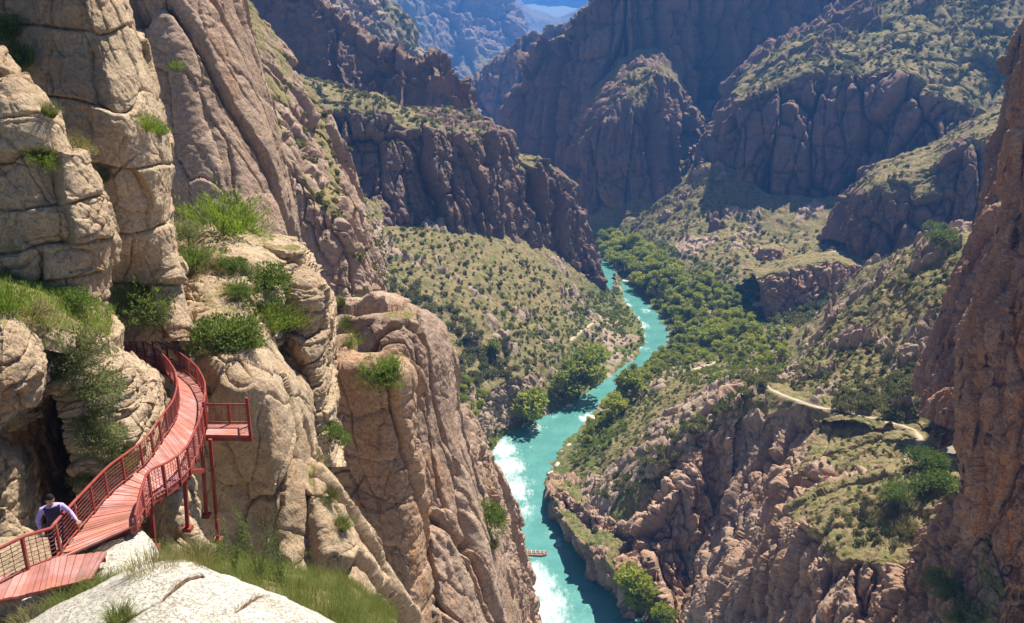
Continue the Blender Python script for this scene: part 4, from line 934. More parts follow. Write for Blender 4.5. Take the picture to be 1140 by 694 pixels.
gz = 0.12 * fbm(pr / 3.0, 4, 5)
pr[:, 2] = gz
FOAM = [  # (u, v, radius m, strength)
    (560, 500, 7, 1.0), (566, 520, 8, 1.0), (572, 545, 8, 0.95), (582, 570, 6, 0.75), (590, 500, 5, 0.45), (556, 560, 6, 0.8), (604, 580, 3, 0.35), (612, 592, 3.2, 0.5), (624, 606, 3.4, 0.6), (632, 618, 3, 0.45),
    (592, 640, 6, 1.0), (600, 656, 7, 1.0), (612, 672, 7, 0.95), (604, 690, 8, 1.0), (624, 690, 6, 0.7), (590, 620, 4, 0.5), (650, 467, 4, 0.85), (657, 462, 3, 0.7), (596, 478, 5, 0.7), (636, 452, 4, 0.5),
    (712, 362, 6, 0.95), (709, 372, 6, 1.0), (706, 384, 6, 1.0), (696, 396, 5, 0.9), (684, 404, 5, 0.8), (700, 346, 5, 0.8), (694, 334, 5, 0.7), (718, 346, 5, 0.7), (726, 343, 4, 0.65), (718, 388, 4, 0.6), (728, 391, 4, 0.5), (686, 322, 5, 0.45), (700, 410, 3, 0.3)]
FOAM += [(704, 380, 4, 1), (702, 366, 4, 1), (697, 352, 4, .9), (700, 392, 4, 1), (690, 400, 4, 1), (680, 408, 4, .9), (668, 418, 3.5, .8), (714, 380, 4, .8), (702, 392, 4, .9), (690, 402, 4, .9), (678, 410, 3.5, .8), (690, 326, 4, .7), (708, 354, 4, .9), (668, 424, 3, .6), (616, 462, 3.5, .6), (700, 340, 4, .8)]
foam = np.zeros(len(pr), np.float32)
for u, v, r, s in FOAM:
    c = W(u, v, 0)
    dd = np.hypot(pr[:, 0] - c[0], (pr[:, 1] - c[1]) * 0.62)
    foam = np.maximum(foam, s * np.exp(-(dd / r) ** 2 * 1.1))
idx = np.arange(g.shape[0] * nt).reshape(g.shape[0], nt)
f = np.stack([idx[:-1, :-1], idx[:-1, 1:], idx[1:, 1:], idx[1:, :-1]], -1).reshape(-1, 4)
river = link('river', mesh_np('river', pr, f, True, {'foam': foam}), M['river'])
tag(river, 'turquoise river with white rapids winding along the canyon floor', kind='structure')
me = bpy.data.meshes.new('ground'); bm = bmesh.new()
vs = [bm.verts.new(p) for p in ((-5000, -500, -7), (5000, -500, -7), (5000, 5000, -7), (-5000, 5000, -7))]
bm.faces.new(vs); bm.to_mesh(me); bm.free()
tag(link('ground', me, M['bed']), 'gravel canyon floor under everything', kind='structure')
# ------------------------------------------------------------------ the red walkway
def tube(path, r, k=8, closed_ends=True):
    """verts, faces of a round bar along a path; r may be one radius or one per point"""
    p = np.array(path, dtype=float); n = len(p)
    r = np.full(n, r) if np.isscalar(r) else np.array(r)
    t = np.gradient(p, axis=0) if n > 2 else np.repeat((p[-1:] - p[:1]), n, 0)
    t /= np.maximum(np.linalg.norm(t, axis=1, keepdims=True), 1e-9)
    ref = np.where(np.abs(t[:, 2:3]) > 0.9, [[1.0, 0, 0]], [[0, 0, 1.0]])
    a = np.cross(t, ref); a /= np.linalg.norm(a, axis=1, keepdims=True)
    b = np.cross(a, t)
    th = np.linspace(0, 2 * math.pi, k, endpoint=False)
    v = (p[:, None] + (a[:, None] * np.cos(th)[None, :, None] + b[:, None] * np.sin(th)[None, :, None]) * r[:, None, None]).reshape(-1, 3)
    f = []
    for i in range(n - 1):
        for j in range(k):
            f.append((i * k + j, i * k + (j + 1) % k, (i + 1) * k + (j + 1) % k, (i + 1) * k + j))
    if closed_ends:
        f.append(tuple(range(k - 1, -1, -1))); f.append(tuple((n - 1) * k + j for j in range(k)))
    return [tuple(x) for x in v], f


class MB:
    def __init__(self): self.v, self.f = [], []

    def add(self, vf):
        o = len(self.v); self.v += vf[0]; self.f += [tuple(i + o for i in q) for q in vf[1]]; return self

    def tube(self, path, r, k=8): return self.add(tube(path, r, k))

    def hexa(self, lo, hi):                 # two quads of four points
        v = [tuple(q) for q in lo] + [tuple(q) for q in hi]
        return self.add((v, [(3, 2, 1, 0), (4, 5, 6, 7), (0, 1, 5, 4), (1, 2, 6, 5), (2, 3, 7, 6), (3, 0, 4, 7)]))

    def bar(self, a, b, w, h):              # a rectangular bar from a to b
        a, b = np.array(a, float), np.array(b, float)
        t = (b - a) / np.linalg.norm(b - a)
        ref = np.array([1.0, 0, 0]) if abs(t[2]) > 0.9 else np.array([0, 0, 1.0])
        s = np.cross(t, ref); s /= np.linalg.norm(s); u = np.cross(s, t)
        c = [s * w / 2 * i + u * h / 2 * j for i, j in ((-1, -1), (1, -1), (1, 1), (-1, 1))]
        return self.hexa([a + q for q in c], [b + q for q in c])

    def build(self, name, mat, parent=None, smooth=False, bevel=0.0):
        me = bpy.data.meshes.new(name)
        me.from_pydata(self.v, [], self.f); me.update()
        bm = bmesh.new(); bm.from_mesh(me)
        bmesh.ops.recalc_face_normals(bm, faces=bm.faces); bm.to_mesh(me); bm.free()
        if smooth:
            me.polygons.foreach_set('use_smooth', [True] * len(me.polygons))
        return link(name, me, mat, parent)


def painted(name, col, worn, planks=False):
    t = NT(name)
    co = t.n('TexCoord').outputs['Object']
    n1 = t.noise(co, 3.0, 6, 0.7); n2 = t.noise(co, 22.0, 5, 0.7); n3 = t.noise(t.vscale(co, (1, 1, 1)), 1.1, 3, 0.5)
    c = t.mix(t.ramp(n1, 0.35, 0.7), col, tuple(x * 0.72 for x in col))
    c = t.mix(t.math('MULTIPLY', t.ramp(n2, 0.58, 0.7), 0.6), c, worn)
    c = t.mix(t.math('MULTIPLY', t.ramp(n3, 0.5, 0.75), 0.3), c, (0.42, 0.30, 0.22))
    if planks:                              # every board weathers its own way
        g_ = t.n('NewGeometry'); hs = t.n('HueSaturation'); t.l(c, hs.inputs['Color'])
        t.l(t.math('ADD', 0.68, t.math('MULTIPLY', g_.outputs['Random Per Island'], 0.55)), hs.inputs['Value'])
        t.l(t.math('ADD', 0.75, t.math('MULTIPLY', t.ramp(n3, 0.3, 0.7), 0.35)), hs.inputs['Saturation'])
        c = hs.outputs[0]
    t.bsdf(c, 0.68, 0.25, t.bump(n2, 0.006, 0.7))
    return t.m


M['deck'] = painted('weathered_red_planks', (0.50, 0.185, 0.14), (0.58, 0.38, 0.31), True)
M['rail'] = painted('red_painted_steel', (0.30, 0.052, 0.040), (0.24, 0.10, 0.07))
M['wire'] = plain('dark_red_wire', (0.20, 0.045, 0.035), 0.6, 0.3, 0.3, 20)

DROP_V = [384, 400, 430, 452, 484, 515, 550, 570, 612, 650]
DROP_D = [13.35, 13.3, 13.1, 12.8, 12.2, 11.6, 11.0, 10.6, 10.1, 9.85]


def deck_pt(u, v, up=0.0):
    return at_z(u, v, CAM_Z - float(np.interp(v, DROP_V, DROP_D))) + np.array([0, 0, up])


EDGE = [((64, 616), (150, 591)), ((82, 596), (156, 580)), ((100, 577), (161, 569)), ((128, 549), (171, 552)), ((164, 523), (191, 537)), ((186, 494), (210, 515)),
        ((197, 472), (224, 485)), ((201, 452), (229, 463)), ((198, 434), (229, 444)), ((188, 418), (220, 427)), ((172, 404), (201, 411)), ((150, 394), (180, 400)),
        ((128, 388), (155, 393)), ((106, 384), (132, 388))]
NS = 150
Lp = catmull(np.array([deck_pt(*e[0]) for e in EDGE]), np.linspace(0, len(EDGE) - 1, NS))
Rp = catmull(np.array([deck_pt(*e[1]) for e in EDGE]), np.linspace(0, len(EDGE) - 1, NS))
zz = 0.5 * (Lp[:, 2] + Rp[:, 2]); Lp[:, 2] = zz; Rp[:, 2] = zz
mid = 0.5 * (Lp + Rp)
arc = np.concatenate([[0], np.cumsum(np.linalg.norm(np.diff(mid, axis=0), axis=1))])


def along(P, s): return np.array([np.interp(s, arc, P[:, i]) for i in range(3)])


walk = empty('walkway', tuple(mid[40] * [1, 1, 1]))
tag(walk, 'curving red plank walkway with steel railings bolted to the cliff', 'walkway')
walk_inv = np.array(mid[40])


def wpart(mb, name, mat, parent=walk, smooth=False, label=None):
    mb.v = [tuple(np.array(q) - walk_inv) for q in mb.v]
    o = mb.build(name, mat, parent, smooth)
    if label: o['label'] = label
    return o


rr = random.Random(5)
mb = MB(); pw = 0.145
s = 0.0
while s + pw < arc[-1]:
    dz = rr.uniform(-0.006, 0.006); e = rr.uniform(0.0, 0.05); e2 = rr.uniform(0.0, 0.05); gap = 0.02
    q = []
    for ss, P in ((s, Lp), (s, Rp), (s + pw - gap, Rp), (s + pw - gap, Lp)):
        c = along(mid, ss); p = along(P, ss); d = (p - c); d /= np.linalg.norm(d)
        q.append(p + d * (e if P is Lp else e2) + np.array([0, 0, dz]))
    mb.hexa([x - np.array([0, 0, .045]) for x in q], q)
    s += pw
deck = wpart(mb, 'plank_deck', M['deck'])
mb = MB()
for P, sg in ((Lp, 1), (Rp, -1)):
    for i in range(0, NS - 3, 3):
        mb.bar(P[i] + (mid[i] - P[i]) * 0.06 - [0, 0, .12], P[i + 3] + (mid[i + 3] - P[i + 3]) * 0.06 - [0, 0, .12], 0.07, 0.14)
wpart(mb, 'edge_beam', M['rail'])
for ss in np.arange(0.8, arc[-1], 1.6):
    wpart(MB().bar(along(Lp, ss) - [0, 0, .25], along(Rp, ss) - [0, 0, .25], 0.08, 0.1), 'cross_beam', M['rail'])


def railing(path, h, label, post_gap=1.15, first=True):
    """top rail is the part; posts, bottom rail and wire infill hang under it"""
    p = np.array(path); h = np.full(len(p), h) if np.isscalar(h) else np.array(h)
    ar = np.concatenate([[0], np.cumsum(np.linalg.norm(np.diff(p, axis=0), axis=1))])
    top = p.copy(); top[:, 2] += h
    mb = MB().tube(top, 0.034, 8)
    rail = wpart(mb, 'railing', M['rail'], smooth=True, label=label)
    low = p.copy(); low[:, 2] += 0.07
    wpart(MB().tube(low, 0.022, 6), 'bottom_rail', M['rail'], rail, True)
    n = max(1, int(round(ar[-1] / post_gap)))
    for k in range(n + 1):
        ss = ar[-1] * k / n
        a = np.array([np.interp(ss, ar, p[:, i]) for i in range(3)]); hh = float(np.interp(ss, ar, h))
        wpart(MB().bar(a - [0, 0, .16], a + [0, 0, hh - 0.01], 0.058, 0.058), 'post', M['rail'], rail)
    mb = MB()
    for fr in (0.24, 0.36, 0.48, 0.6, 0.72, 0.84):
        w = p.copy(); w[:, 2] += h * fr
        mb.tube(w[::2] if len(w) > 6 else w, 0.0075, 4)
    for ss in np.arange(0.12, ar[-1], 0.2):
        a = np.array([np.interp(ss, ar, p[:, i]) for i in range(3)]); hh = float(np.interp(ss, ar, h))
        mb.tube([a + [0, 0, .07], a + [0, 0, hh]], 0.0075, 4)
    wpart(mb, 'wire_lattice', M['wire'], rail)
    return rail


land_left = np.array([at_z(u, v, CAM_Z - 9.9) for u, v in ((-40, 668), (-16, 660), (10, 647), (34, 634))])
lpath = np.concatenate([land_left, Lp[::2] + (Lp[::2] - mid[::2]) * 0.06])
lpath = catmull(lpath, np.linspace(0, len(lpath) - 1, 2 * len(lpath)))
railing(lpath, 0.74, 'inner railing along the rock side')
out = Rp + (Rp - mid) * 0.06
i0 = 38                                      # where the small bay opens
BAY_S = float(np.interp(7.25 / (len(EDGE) - 1) * (NS - 1), np.arange(NS), arc))
hR = np.interp(arc, [0, 1.0, 2.6, 3.4, arc[-1]], [0.2, 0.5, 0.74, 0.76, 0.76])
railing(out[::1], hR, 'outer railing above the drop')
# small viewing bay on the outer side
zb = CAM_Z - 12.55
B = {k: at_z(u, v, zb) for k, (u, v) in dict(nl=(229, 484), nr=(279, 485), fl=(231, 472), fr=(277, 472)).items()}
mb = MB()
for k in range(7):
    a0, a1 = k / 7, (k + 0.88) / 7
    q = [B['nl'] * (1 - a0) + B['fl'] * a0, B['nr'] * (1 - a0) + B['fr'] * a0, B['nr'] * (1 - a1) + B['fr'] * a1, B['nl'] * (1 - a1) + B['fl'] * a1]
    mb.hexa([x - np.array([0, 0, .05]) for x in q], q)
bay = wpart(mb, 'bay_deck', M['deck'], label='small rectangular viewing bay')
mb = MB()
for a, b in (('nl', 'nr'), ('nr', 'fr'), ('fl', 'fr')):
    mb.bar(B[a] - [0, 0, .13], B[b] - [0, 0, .13], 0.07, 0.15)
wpart(mb, 'bay_frame', M['rail'], bay)
railing(np.array([B['fl'] * (1 - t) + B['fr'] * t for t in np.linspace(0, 1, 5)] + [B['fr'] * (1 - t) + B['nr'] * t for t in np.linspace(0.25, 1, 3)]), 0.72, 'railing round the viewing bay', 0.8)
wpart(MB().bar(B['nr'] - [0, 0, .2], B['nr'] + [0, 0, 1.35], 0.09, 0.09), 'corner_post', M['rail'], bay)
wpart(MB().bar(B['fl'] * .5 + B['nl'] * .5 + [0, 0, -.2], B['fl'] * .5 + B['nl'] * .5 + [0, 0, 1.0], 0.08, 0.08), 'corner_post', M['rail'], bay)
# support posts down to the rock
for (u, v, u2, v2, dr) in ((167, 552, 172, 612, 10.98), (224, 489, 230, 575, 12.3), (234, 489, 243, 602, 12.45), (205, 520, 209, 590, 11.7)):
    a = at_z(u, v, CAM_Z - dr); dist = a[1]
    b = at_y(u2, v2, dist + 0.2)
    mb = MB().bar(a, b, 0.10, 0.10)
    po = wpart(mb, 'support_post', M['rail'])
    wpart(MB().bar(b - [0, 0, 0.02], b + [0, 0, 0.1], 0.26, 0.26), 'footplate', M['rail'], po)
a, b = at_z(203, 527, CAM_Z - 11.9), at_z(226, 524, CAM_Z - 12.4)
wpart(MB().bar(a, b, 0.09, 0.12), 'brace', M['rail'])

# plank landing in front of it
land = empty('plank_landing', tuple(at_z(60, 640, CAM_Z - 9.86)))
tag(land, 'red plank landing on the whitish slab at the foot of the walkway', 'landing')
lo = np.array(land.location)
mb = MB(); fr = [(-60, 680), (17, 664), (60, 654), (101, 644)]; bk = [(-40, 650), (30, 634), (66, 620), (119, 614)]
F = catmull(np.array([at_z(u, v, CAM_Z - 9.86) for u, v in fr]), np.linspace(0, 3, 40)); Bk = catmull(np.array([at_z(u, v, CAM_Z - 9.86) for u, v in bk]), np.linspace(0, 3, 40))
npk = 19
for k in range(npk):
    t0, t1 = k / npk * 39, (k + 0.9) / npk * 39
    g_ = lambda P, t: np.array([np.interp(t, np.arange(40), P[:, i]) for i in range(3)])
    dz = np.array([0, 0, rr.uniform(-.008, .008)])
    q = [g_(F, t0) + dz, g_(F, t1) + dz, g_(Bk, t1) + dz, g_(Bk, t0) + dz]
    mb.hexa([x - lo - np.array([0, 0, .05]) for x in q], [x - lo for x in q])
mb.build('plank_deck', M['deck'], land)
for t in (0.12, 0.5, 0.88):
    mb = MB().bar(F[0] * (1 - t) + Bk[0] * t - lo - [0, 0, .1], F[-1] * (1 - t) + Bk[-1] * t - lo - [0, 0, .1], 0.08, 0.09)
    mb.build('joist', M['rail'], land)

# ------------------------------------------------------------------ person leaning on the inner rail
M['skin'] = plain('skin', (0.46, 0.27, 0.19), 0.55, 0.35, 0.08, 9)
M['shirt'] = plain('lavender_shirt', (0.44, 0.35, 0.60), 0.8, 0.2, 0.12, 14, 0.01)
M['vest'] = plain('navy_vest', (0.035, 0.035, 0.085), 0.8, 0.2, 0.2, 14, 0.01)
M['trousers'] = plain('dark_trousers', (0.025, 0.028, 0.045), 0.8, 0.2, 0.2, 14, 0.01)
M['hair'] = plain('black_hair', (0.016, 0.012, 0.010), 0.85, 0.15, 0.3, 40)
M['white_cloth'] = plain('pale_cloth', (0.62, 0.58, 0.62), 0.85, 0.2, 0.1, 10)


def skin_mesh(name, verts, edges, radii, root=0, sub=2):
    me = bpy.data.meshes.new(name)
    me.from_pydata(verts, edges, [])
    o = bpy.data.objects.new(name, me); COL.objects.link(o)
    md = o.modifiers.new('s', 'SKIN'); md.use_smooth_shade = True
    for i, r in enumerate(radii):
        me.skin_vertices[0].data[i].radius = (r, r) if np.isscalar(r) else r
    me.skin_vertices[0].data[root].use_root = True
    sb = o.modifiers.new('u', 'SUBSURF'); sb.levels = sb.render_levels = sub
    bpy.context.view_layer.update()
    ev = o.evaluated_get(bpy.context.evaluated_depsgraph_get())
    me2 = bpy.data.meshes.new_from_object(ev)
    bpy.data.objects.remove(o); bpy.data.meshes.remove(me)
    return me2


FEET = np.array([at_y(70, 628, 15.8)[0], 15.8, CAM_Z - 10.78])
person = empty('person', tuple(FEET), R(28))       # built facing -y (toward the viewer), then turned
tag(person, 'person in a lavender shirt and dark vest leaning on the red railing by the cave', 'person')
# skeleton in metres, z up, facing -y, bent forward over the rail
J, E, RAD = [], [], []


def jn(p, r, parent=None):
    J.append(p); RAD.append(r)
    if parent is not None: E.append((parent, len(J) - 1))
    return len(J) - 1


pel = jn((0, 0, 0.95), (0.15, 0.12))
sp1 = jn((0, -0.04, 1.10), (0.145, 0.105), pel)
sp2 = jn((0, -0.11, 1.26), (0.165, 0.115), sp1)
sp3 = jn((0, -0.18, 1.40), (0.15, 0.10), sp2)
nk = jn((0, -0.215, 1.48), 0.06, sp3)
nk2 = jn((0.0, -0.245, 1.545), 0.055, nk)
for sx in (-1, 1):
    hp = jn((sx * 0.09, 0.0, 0.88), 0.095, pel)
    th = jn((sx * 0.11, -0.02, 0.70), 0.083, hp)
    kn = jn((sx * 0.12, -0.03, 0.49), 0.06, th)
    cf = jn((sx * 0.125, 0.0, 0.33), 0.055, kn)
    an = jn((sx * 0.13, 0.03, 0.09), 0.042, cf)
    hl = jn((sx * 0.13, -0.03, 0.05), 0.045, an)
    jn((sx * 0.145, -0.15, 0.035), 0.038, hl)
HANDS = {}
for sx, el, wr in ((-1, (-0.29, -0.23, 1.20), (-0.25, -0.40, 1.06)), (1, (0.33, -0.22, 1.21), (0.42, -0.44, 1.12))):
    sh = jn((sx * 0.185, -0.17, 1.39), 0.068, sp3)
    ua = jn(tuple(0.5 * np.array((sx * 0.2, -0.17, 1.38)) + 0.5 * np.array(el)), 0.055, sh)
    e_ = jn(el, 0.047, ua)
    fo = jn(tuple(0.55 * np.array(el) + 0.45 * np.array(wr)), 0.043, e_)
    w_ = jn(wr, 0.032, fo)
    d = np.array(wr) - np.array(el); d /= np.linalg.norm(d)
    pm = jn(tuple(np.array(wr) + d * 0.06), (0.042, 0.022), w_)
    HANDS[sx] = (np.array(wr), d)
body_me = skin_mesh('body', J, E, RAD)
body = link('body', body_me, None, person)
for m in (M['trousers'], M['shirt'], M['skin'], M['vest']): body_me.materials.append(m)
bco = np.zeros(len(body_me.vertices) * 3, np.float32); body_me.vertices.foreach_get('co', bco); bco = bco.reshape(-1, 3)
for pg in body_me.polygons:
    c = bco[list(pg.vertices)].mean(0)
    mi = 0 if c[2] < 0.99 else 1
    if c[2] > 1.465 and abs(c[0]) < 0.1: mi = 2
    for sx in (-1, 1):
        if np.dot(c - HANDS[sx][0], HANDS[sx][1]) > -0.01 and np.linalg.norm(c - HANDS[sx][0]) < 0.2: mi = 2
    if mi == 1 and abs(c[0]) < 0.15 and c[2] > 0.98 and c[2] < 1.45: mi = 3
    if c[2] < 0.07: mi = 0
    pg.material_index = mi; pg.use_smooth = True
# fingers: five short bent chains per hand, curled over the rail
for sx in (-1, 1):
    wr, d = HANDS[sx]
    side = np.cross(d, [0, 0, 1.0]); side /= np.linalg.norm(side)
    up = np.cross(side, d)
    V, EE, RR = [], [], []
    V.append(tuple(wr + d * 0.04)); RR.append(0.018)
    for k, (off, ln) in enumerate(((-0.033, 0.066), (-0.011, 0.078), (0.011, 0.074), (0.033, 0.058))):
        b0 = wr + d * 0.085 + side * off
        i0_ = len(V)
        V.append(tuple(wr + d * 0.06 + side * off * 0.8)); RR.append(0.012)
        V.append(tuple(b0)); RR.append(0.0105)
        V.append(tuple(b0 + d * ln * 0.5 - up * 0.012)); RR.append(0.0095)
        V.append(tuple(b0 + d * ln * 0.7 - up * 0.045)); RR.append(0.008)
        EE += [(0, i0_), (i0_, i0_ + 1), (i0_ + 1, i0_ + 2), (i0_ + 2, i0_ + 3)]
    i0_ = len(V)
    V.append(tuple(wr + d * 0.035 - side * sx * 0.03)); RR.append(0.013)
    V.append(tuple(wr + d * 0.065 - side * sx * 0.058 - up * 0.012)); RR.append(0.0115)
    V.append(tuple(wr + d * 0.095 - side * sx * 0.066 - up * 0.03)); RR.append(0.0095)
    EE += [(0, i0_), (i0_, i0_ + 1), (i0_ + 1, i0_ + 2)]
    link('hand', skin_mesh('hand', V, EE, RR, 0, 1), M['skin'], person)
# head: an ellipsoid pushed into a face, turned a little to the person's left
hm = bpy.data.meshes.new('head'); bm = bmesh.new()
bmesh.ops.create_uvsphere(bm, u_segments=32, v_segments=24, radius=1.0)
for v in bm.verts:
    x, y, z = v.co
    w = 1.0 - 0.22 * max(0, -z) ** 1.5
    px, py, pz = x * 0.076 * w, y * 0.095 * (1 - 0.12 * max(0, -z)), z * 0.118
    if y < 0:
        py -= 0.020 * math.exp(-((x / 0.22) ** 2) - ((z + 0.12) / 0.16) ** 2)       # nose
        py += 0.012 * (math.exp(-(((abs(x) - 0.42) / 0.2) ** 2) - ((z - 0.1) / 0.14) ** 2))   # eye sockets
        py -= 0.006 * math.exp(-((x / 0.3) ** 2) - ((z + 0.45) / 0.1) ** 2)         # lips
        py -= 0.008 * math.exp(-((x / 0.35) ** 2) - ((z + 0.85) / 0.18) ** 2)       # chin
    v.co = (px, py, pz)
bm.to_mesh(hm); bm.free()
for q in hm.polygons: q.use_smooth = True
head = link('head', hm, M['skin'], person); head.location = (0.0, -0.275, 1.625); head.rotation_euler = (R(14), R(4), R(16))
for sx in (-1, 1):
    mb = MB()
    mb.tube([(sx * 0.034 - 0.011, -0.083, 0.014), (sx * 0.034, -0.089, 0.0155), (sx * 0.034 + 0.011, -0.083, 0.014)], [0.003, 0.007, 0.003], 6)
    mb.build('eye', M['hair'], head, True)
mb = MB().tube([(-0.022, -0.089, -0.052), (0, -0.096, -0.051), (0.022, -0.089, -0.052)], [0.002, 0.005, 0.002], 6)
mb.build('mouth', plain('lips', (0.36, 0.16, 0.13), 0.5), head, True)
for sx in (-1, 1):
    MB().tube([(sx * 0.074, 0.0, 0.03), (sx * 0.084, 0.008, 0.01), (sx * 0.076, 0.0, -0.03)], [0.012, 0.016, 0.008], 8).build('ear', M['skin'], head, True)
hh = bpy.data.meshes.new('hair'); bm = bmesh.new()
bmesh.ops.create_uvsphere(bm, u_segments=32, v_segments=20, radius=1.0)
for v in list(bm.verts):
    x, y, z = v.co
    front = y < -0.15
    r_ = 1.10 + 0.07 * math.sin(19 * x + 9 * z) * math.cos(15 * y + 4 * x)
    v.co = (x * 0.079 * r_, y * 0.099 * r_ + 0.006, z * 0.122 * r_ + 0.004)
    if (y < -0.45 and z < 0.45) or (y < -0.1 and z < -0.05) or z < -0.55: v.tag = True
bmesh.ops.delete(bm, geom=[v for v in bm.verts if v.tag], context='VERTS')
bm.to_mesh(hh); bm.free()
for q in hh.polygons: q.use_smooth = True
link('hair', hh, M['hair'], head)
# collar of the shirt
MB().tube([(0.07 * math.cos(a), -0.215 + 0.07 * math.sin(a), 1.472 + 0.012 * math.sin(a)) for a in np.linspace(0, 2 * math.pi, 17)], 0.016, 6).build('collar', M['shirt'], person, True)
# ------------------------------------------------------------------ plants
M['leaf'] = foliage_mat('bush_leaves', (0.075, 0.135, 0.020), (0.165, 0.24, 0.042), (0.115, 0.155, 0.035))
M['bright'] = foliage_mat('bright_sprays', (0.095, 0.170, 0.016), (0.19, 0.26, 0.035), (0.12, 0.19, 0.02), 0.42)
M['olive'] = foliage_mat('grey_green_leaves', (0.12, 0.155, 0.05), (0.24, 0.265, 0.11), (0.18, 0.21, 0.075))
M['dryleaf'] = foliage_mat('dry_yellow_sprays', (0.17, 0.165, 0.05), (0.29, 0.26, 0.10), (0.22, 0.19, 0.07), 0.4)
M['scrub'] = foliage_mat('slope_scrub', (0.070, 0.095, 0.022), (0.19, 0.20, 0.06), (0.19, 0.17, 0.07), 0.3)
M['tree'] = foliage_mat('river_tree_leaves', (0.16, 0.215, 0.026), (0.31, 0.36, 0.055), (0.28, 0.29, 0.045), 0.5)
M['brush'] = foliage_mat('river_brush', (0.11, 0.16, 0.022), (0.25, 0.30, 0.055), (0.15, 0.19, 0.035), 0.5)
M['grass'] = foliage_mat('long_grass', (0.075, 0.115, 0.018), (0.20, 0.21, 0.05), (0.13, 0.15, 0.03), 0.4)
M['bark'] = plain('bark', (0.19, 0.145, 0.10), 0.9, 0.1, 0.3, 12, 0.02)


def leaves(c, size, rng, asp=2.0, up=0.3, direction=None):
    """one small folded leaf (quad) per centre"""
    n = len(c)
    a = rng.normal(size=(n, 3)) if direction is None else direction + rng.normal(size=(n, 3)) * 0.35
    a[:, 2] += up
    a /= np.linalg.norm(a, axis=1, keepdims=True)
    b = np.cross(a, rng.normal(size=(n, 3))); b /= np.maximum(np.linalg.norm(b, axis=1, keepdims=True), 1e-6)
    s = (size * rng.uniform(0.6, 1.35, n))[:, None]
    v = np.stack([c - a * s * 0.5, c + b * s * 0.5 / asp, c + a * s * 0.5, c - b * s * 0.5 / asp], 1).reshape(-1, 3)
    return v, np.arange(4 * n).reshape(n, 4)


def cloud_points(n, rng, clumps=9, flat=0.75, shell=0.55, base=-0.15):
    """points through a lumpy dome of radius about 1 standing on z = 0"""
    th = rng.uniform(0, 2 * math.pi, clumps); rr_ = np.sqrt(rng.uniform(0, 1, clumps)) * 0.62
    cz = 0.30 + rng.uniform(0, 0.55, clumps) * (1 - rr_ * 0.8)
    cc = np.stack([rr_ * np.cos(th), rr_ * np.sin(th), cz], 1); cr = rng.uniform(0.26, 0.50, clumps)
    k = rng.choice(clumps, n, p=cr**2 / (cr**2).sum())
    d = rng.normal(size=(n, 3)); d /= np.linalg.norm(d, axis=1, keepdims=True)
    r = cr[k] * (shell + (1 - shell) * rng.uniform(0, 1, n) ** 0.5) * rng.uniform(0.85, 1.12, n)
    p = cc[k] + d * r[:, None]
    p[:, 2] = np.maximum(p[:, 2] * flat, base + rng.uniform(0, 0.15, n))
    return p, d


def mesh_leafy(name, n, size, seed, clumps=9, flat=0.8, asp=2.0, up=0.3):
    rng = np.random.default_rng(seed)
    p, d = cloud_points(n, rng, clumps, flat)
    v, f = leaves(p, size, rng, asp, up, d)
    return mesh_np(name, v, f, False, {'lr': np.repeat(rng.uniform(0, 1, n), 4)})


def mesh_spray(name, stems, per, seed, spread=0.9, height=1.1, leaf=0.09, asp=5.0, droop=0.25):
    """feathery bush: many thin stems leaving one foot, each set with narrow leaves"""
    rng = np.random.default_rng(seed)
    th = rng.uniform(0, 2 * math.pi, stems); out = np.sqrt(rng.uniform(0, 1, stems)) * spread
    hgt = height * rng.uniform(0.55, 1.1, stems) * (1 - 0.35 * out / spread)
    t = rng.uniform(0.12, 1.0, (stems, per)) ** 0.75
    x = out[:, None] * t ** 0.8; z = hgt[:, None] * t - droop * out[:, None] * t**3
    wob = rng.normal(size=(stems, per, 3)) * 0.035
    foot = rng.normal(size=(stems, 2)) * 0.12
    c = np.stack([np.cos(th)[:, None] * x + foot[:, :1], np.sin(th)[:, None] * x + foot[:, 1:], z], -1) + wob
    d = np.stack([np.cos(th) * out * 0.8, np.sin(th) * out * 0.8, hgt], -1); d /= np.linalg.norm(d, axis=1, keepdims=True)
    c = c.reshape(-1, 3); n = len(c)
    v, f = leaves(c, leaf, rng, asp, 0.2, np.repeat(d, per, 0))
    return mesh_np(name, v, f, False, {'lr': np.repeat(rng.uniform(0, 1, n), 4)})


def blades(n, rng, radius, h, w, lean=0.5, pts=None):
    """tapered bent grass blades: 3 quads' worth of strip each"""
    th = rng.uniform(0, 2 * math.pi, n); r = np.sqrt(rng.uniform(0, 1, n)) * radius
    foot = np.stack([r * np.cos(th), r * np.sin(th), np.zeros(n)], 1) if pts is None else pts
    hh = h * rng.uniform(0.45, 1.15, n)
    ph = rng.uniform(0, 2 * math.pi, n) if pts is not None else th + rng.normal(0, 0.7, n)
    ln = lean * rng.uniform(0.2, 1.2, n)
    dr = np.stack([np.cos(ph), np.sin(ph), np.zeros(n)], 1); sd = np.stack([-np.sin(ph), np.cos(ph), np.zeros(n)], 1)
    V = []
    for t, ww in ((0, 1.0), (0.4, 0.85), (0.75, 0.5), (1.0, 0.06)):
        c = foot + dr * (ln * hh * t**2)[:, None] + np.array([0, 0, 1.0]) * (hh * (t - 0.25 * ln * t**2))[:, None]
        V += [c - sd * w * ww / 2, c + sd * w * ww / 2]
    V = np.stack(V, 1).reshape(-1, 3)
    b = np.arange(n)[:, None] * 8
    f = np.concatenate([b + np.array([[2 * k, 2 * k + 1, 2 * k + 3, 2 * k + 2]]) for k in range(3)], 0)
    return V, f, np.repeat(rng.uniform(0, 1, n), 8)


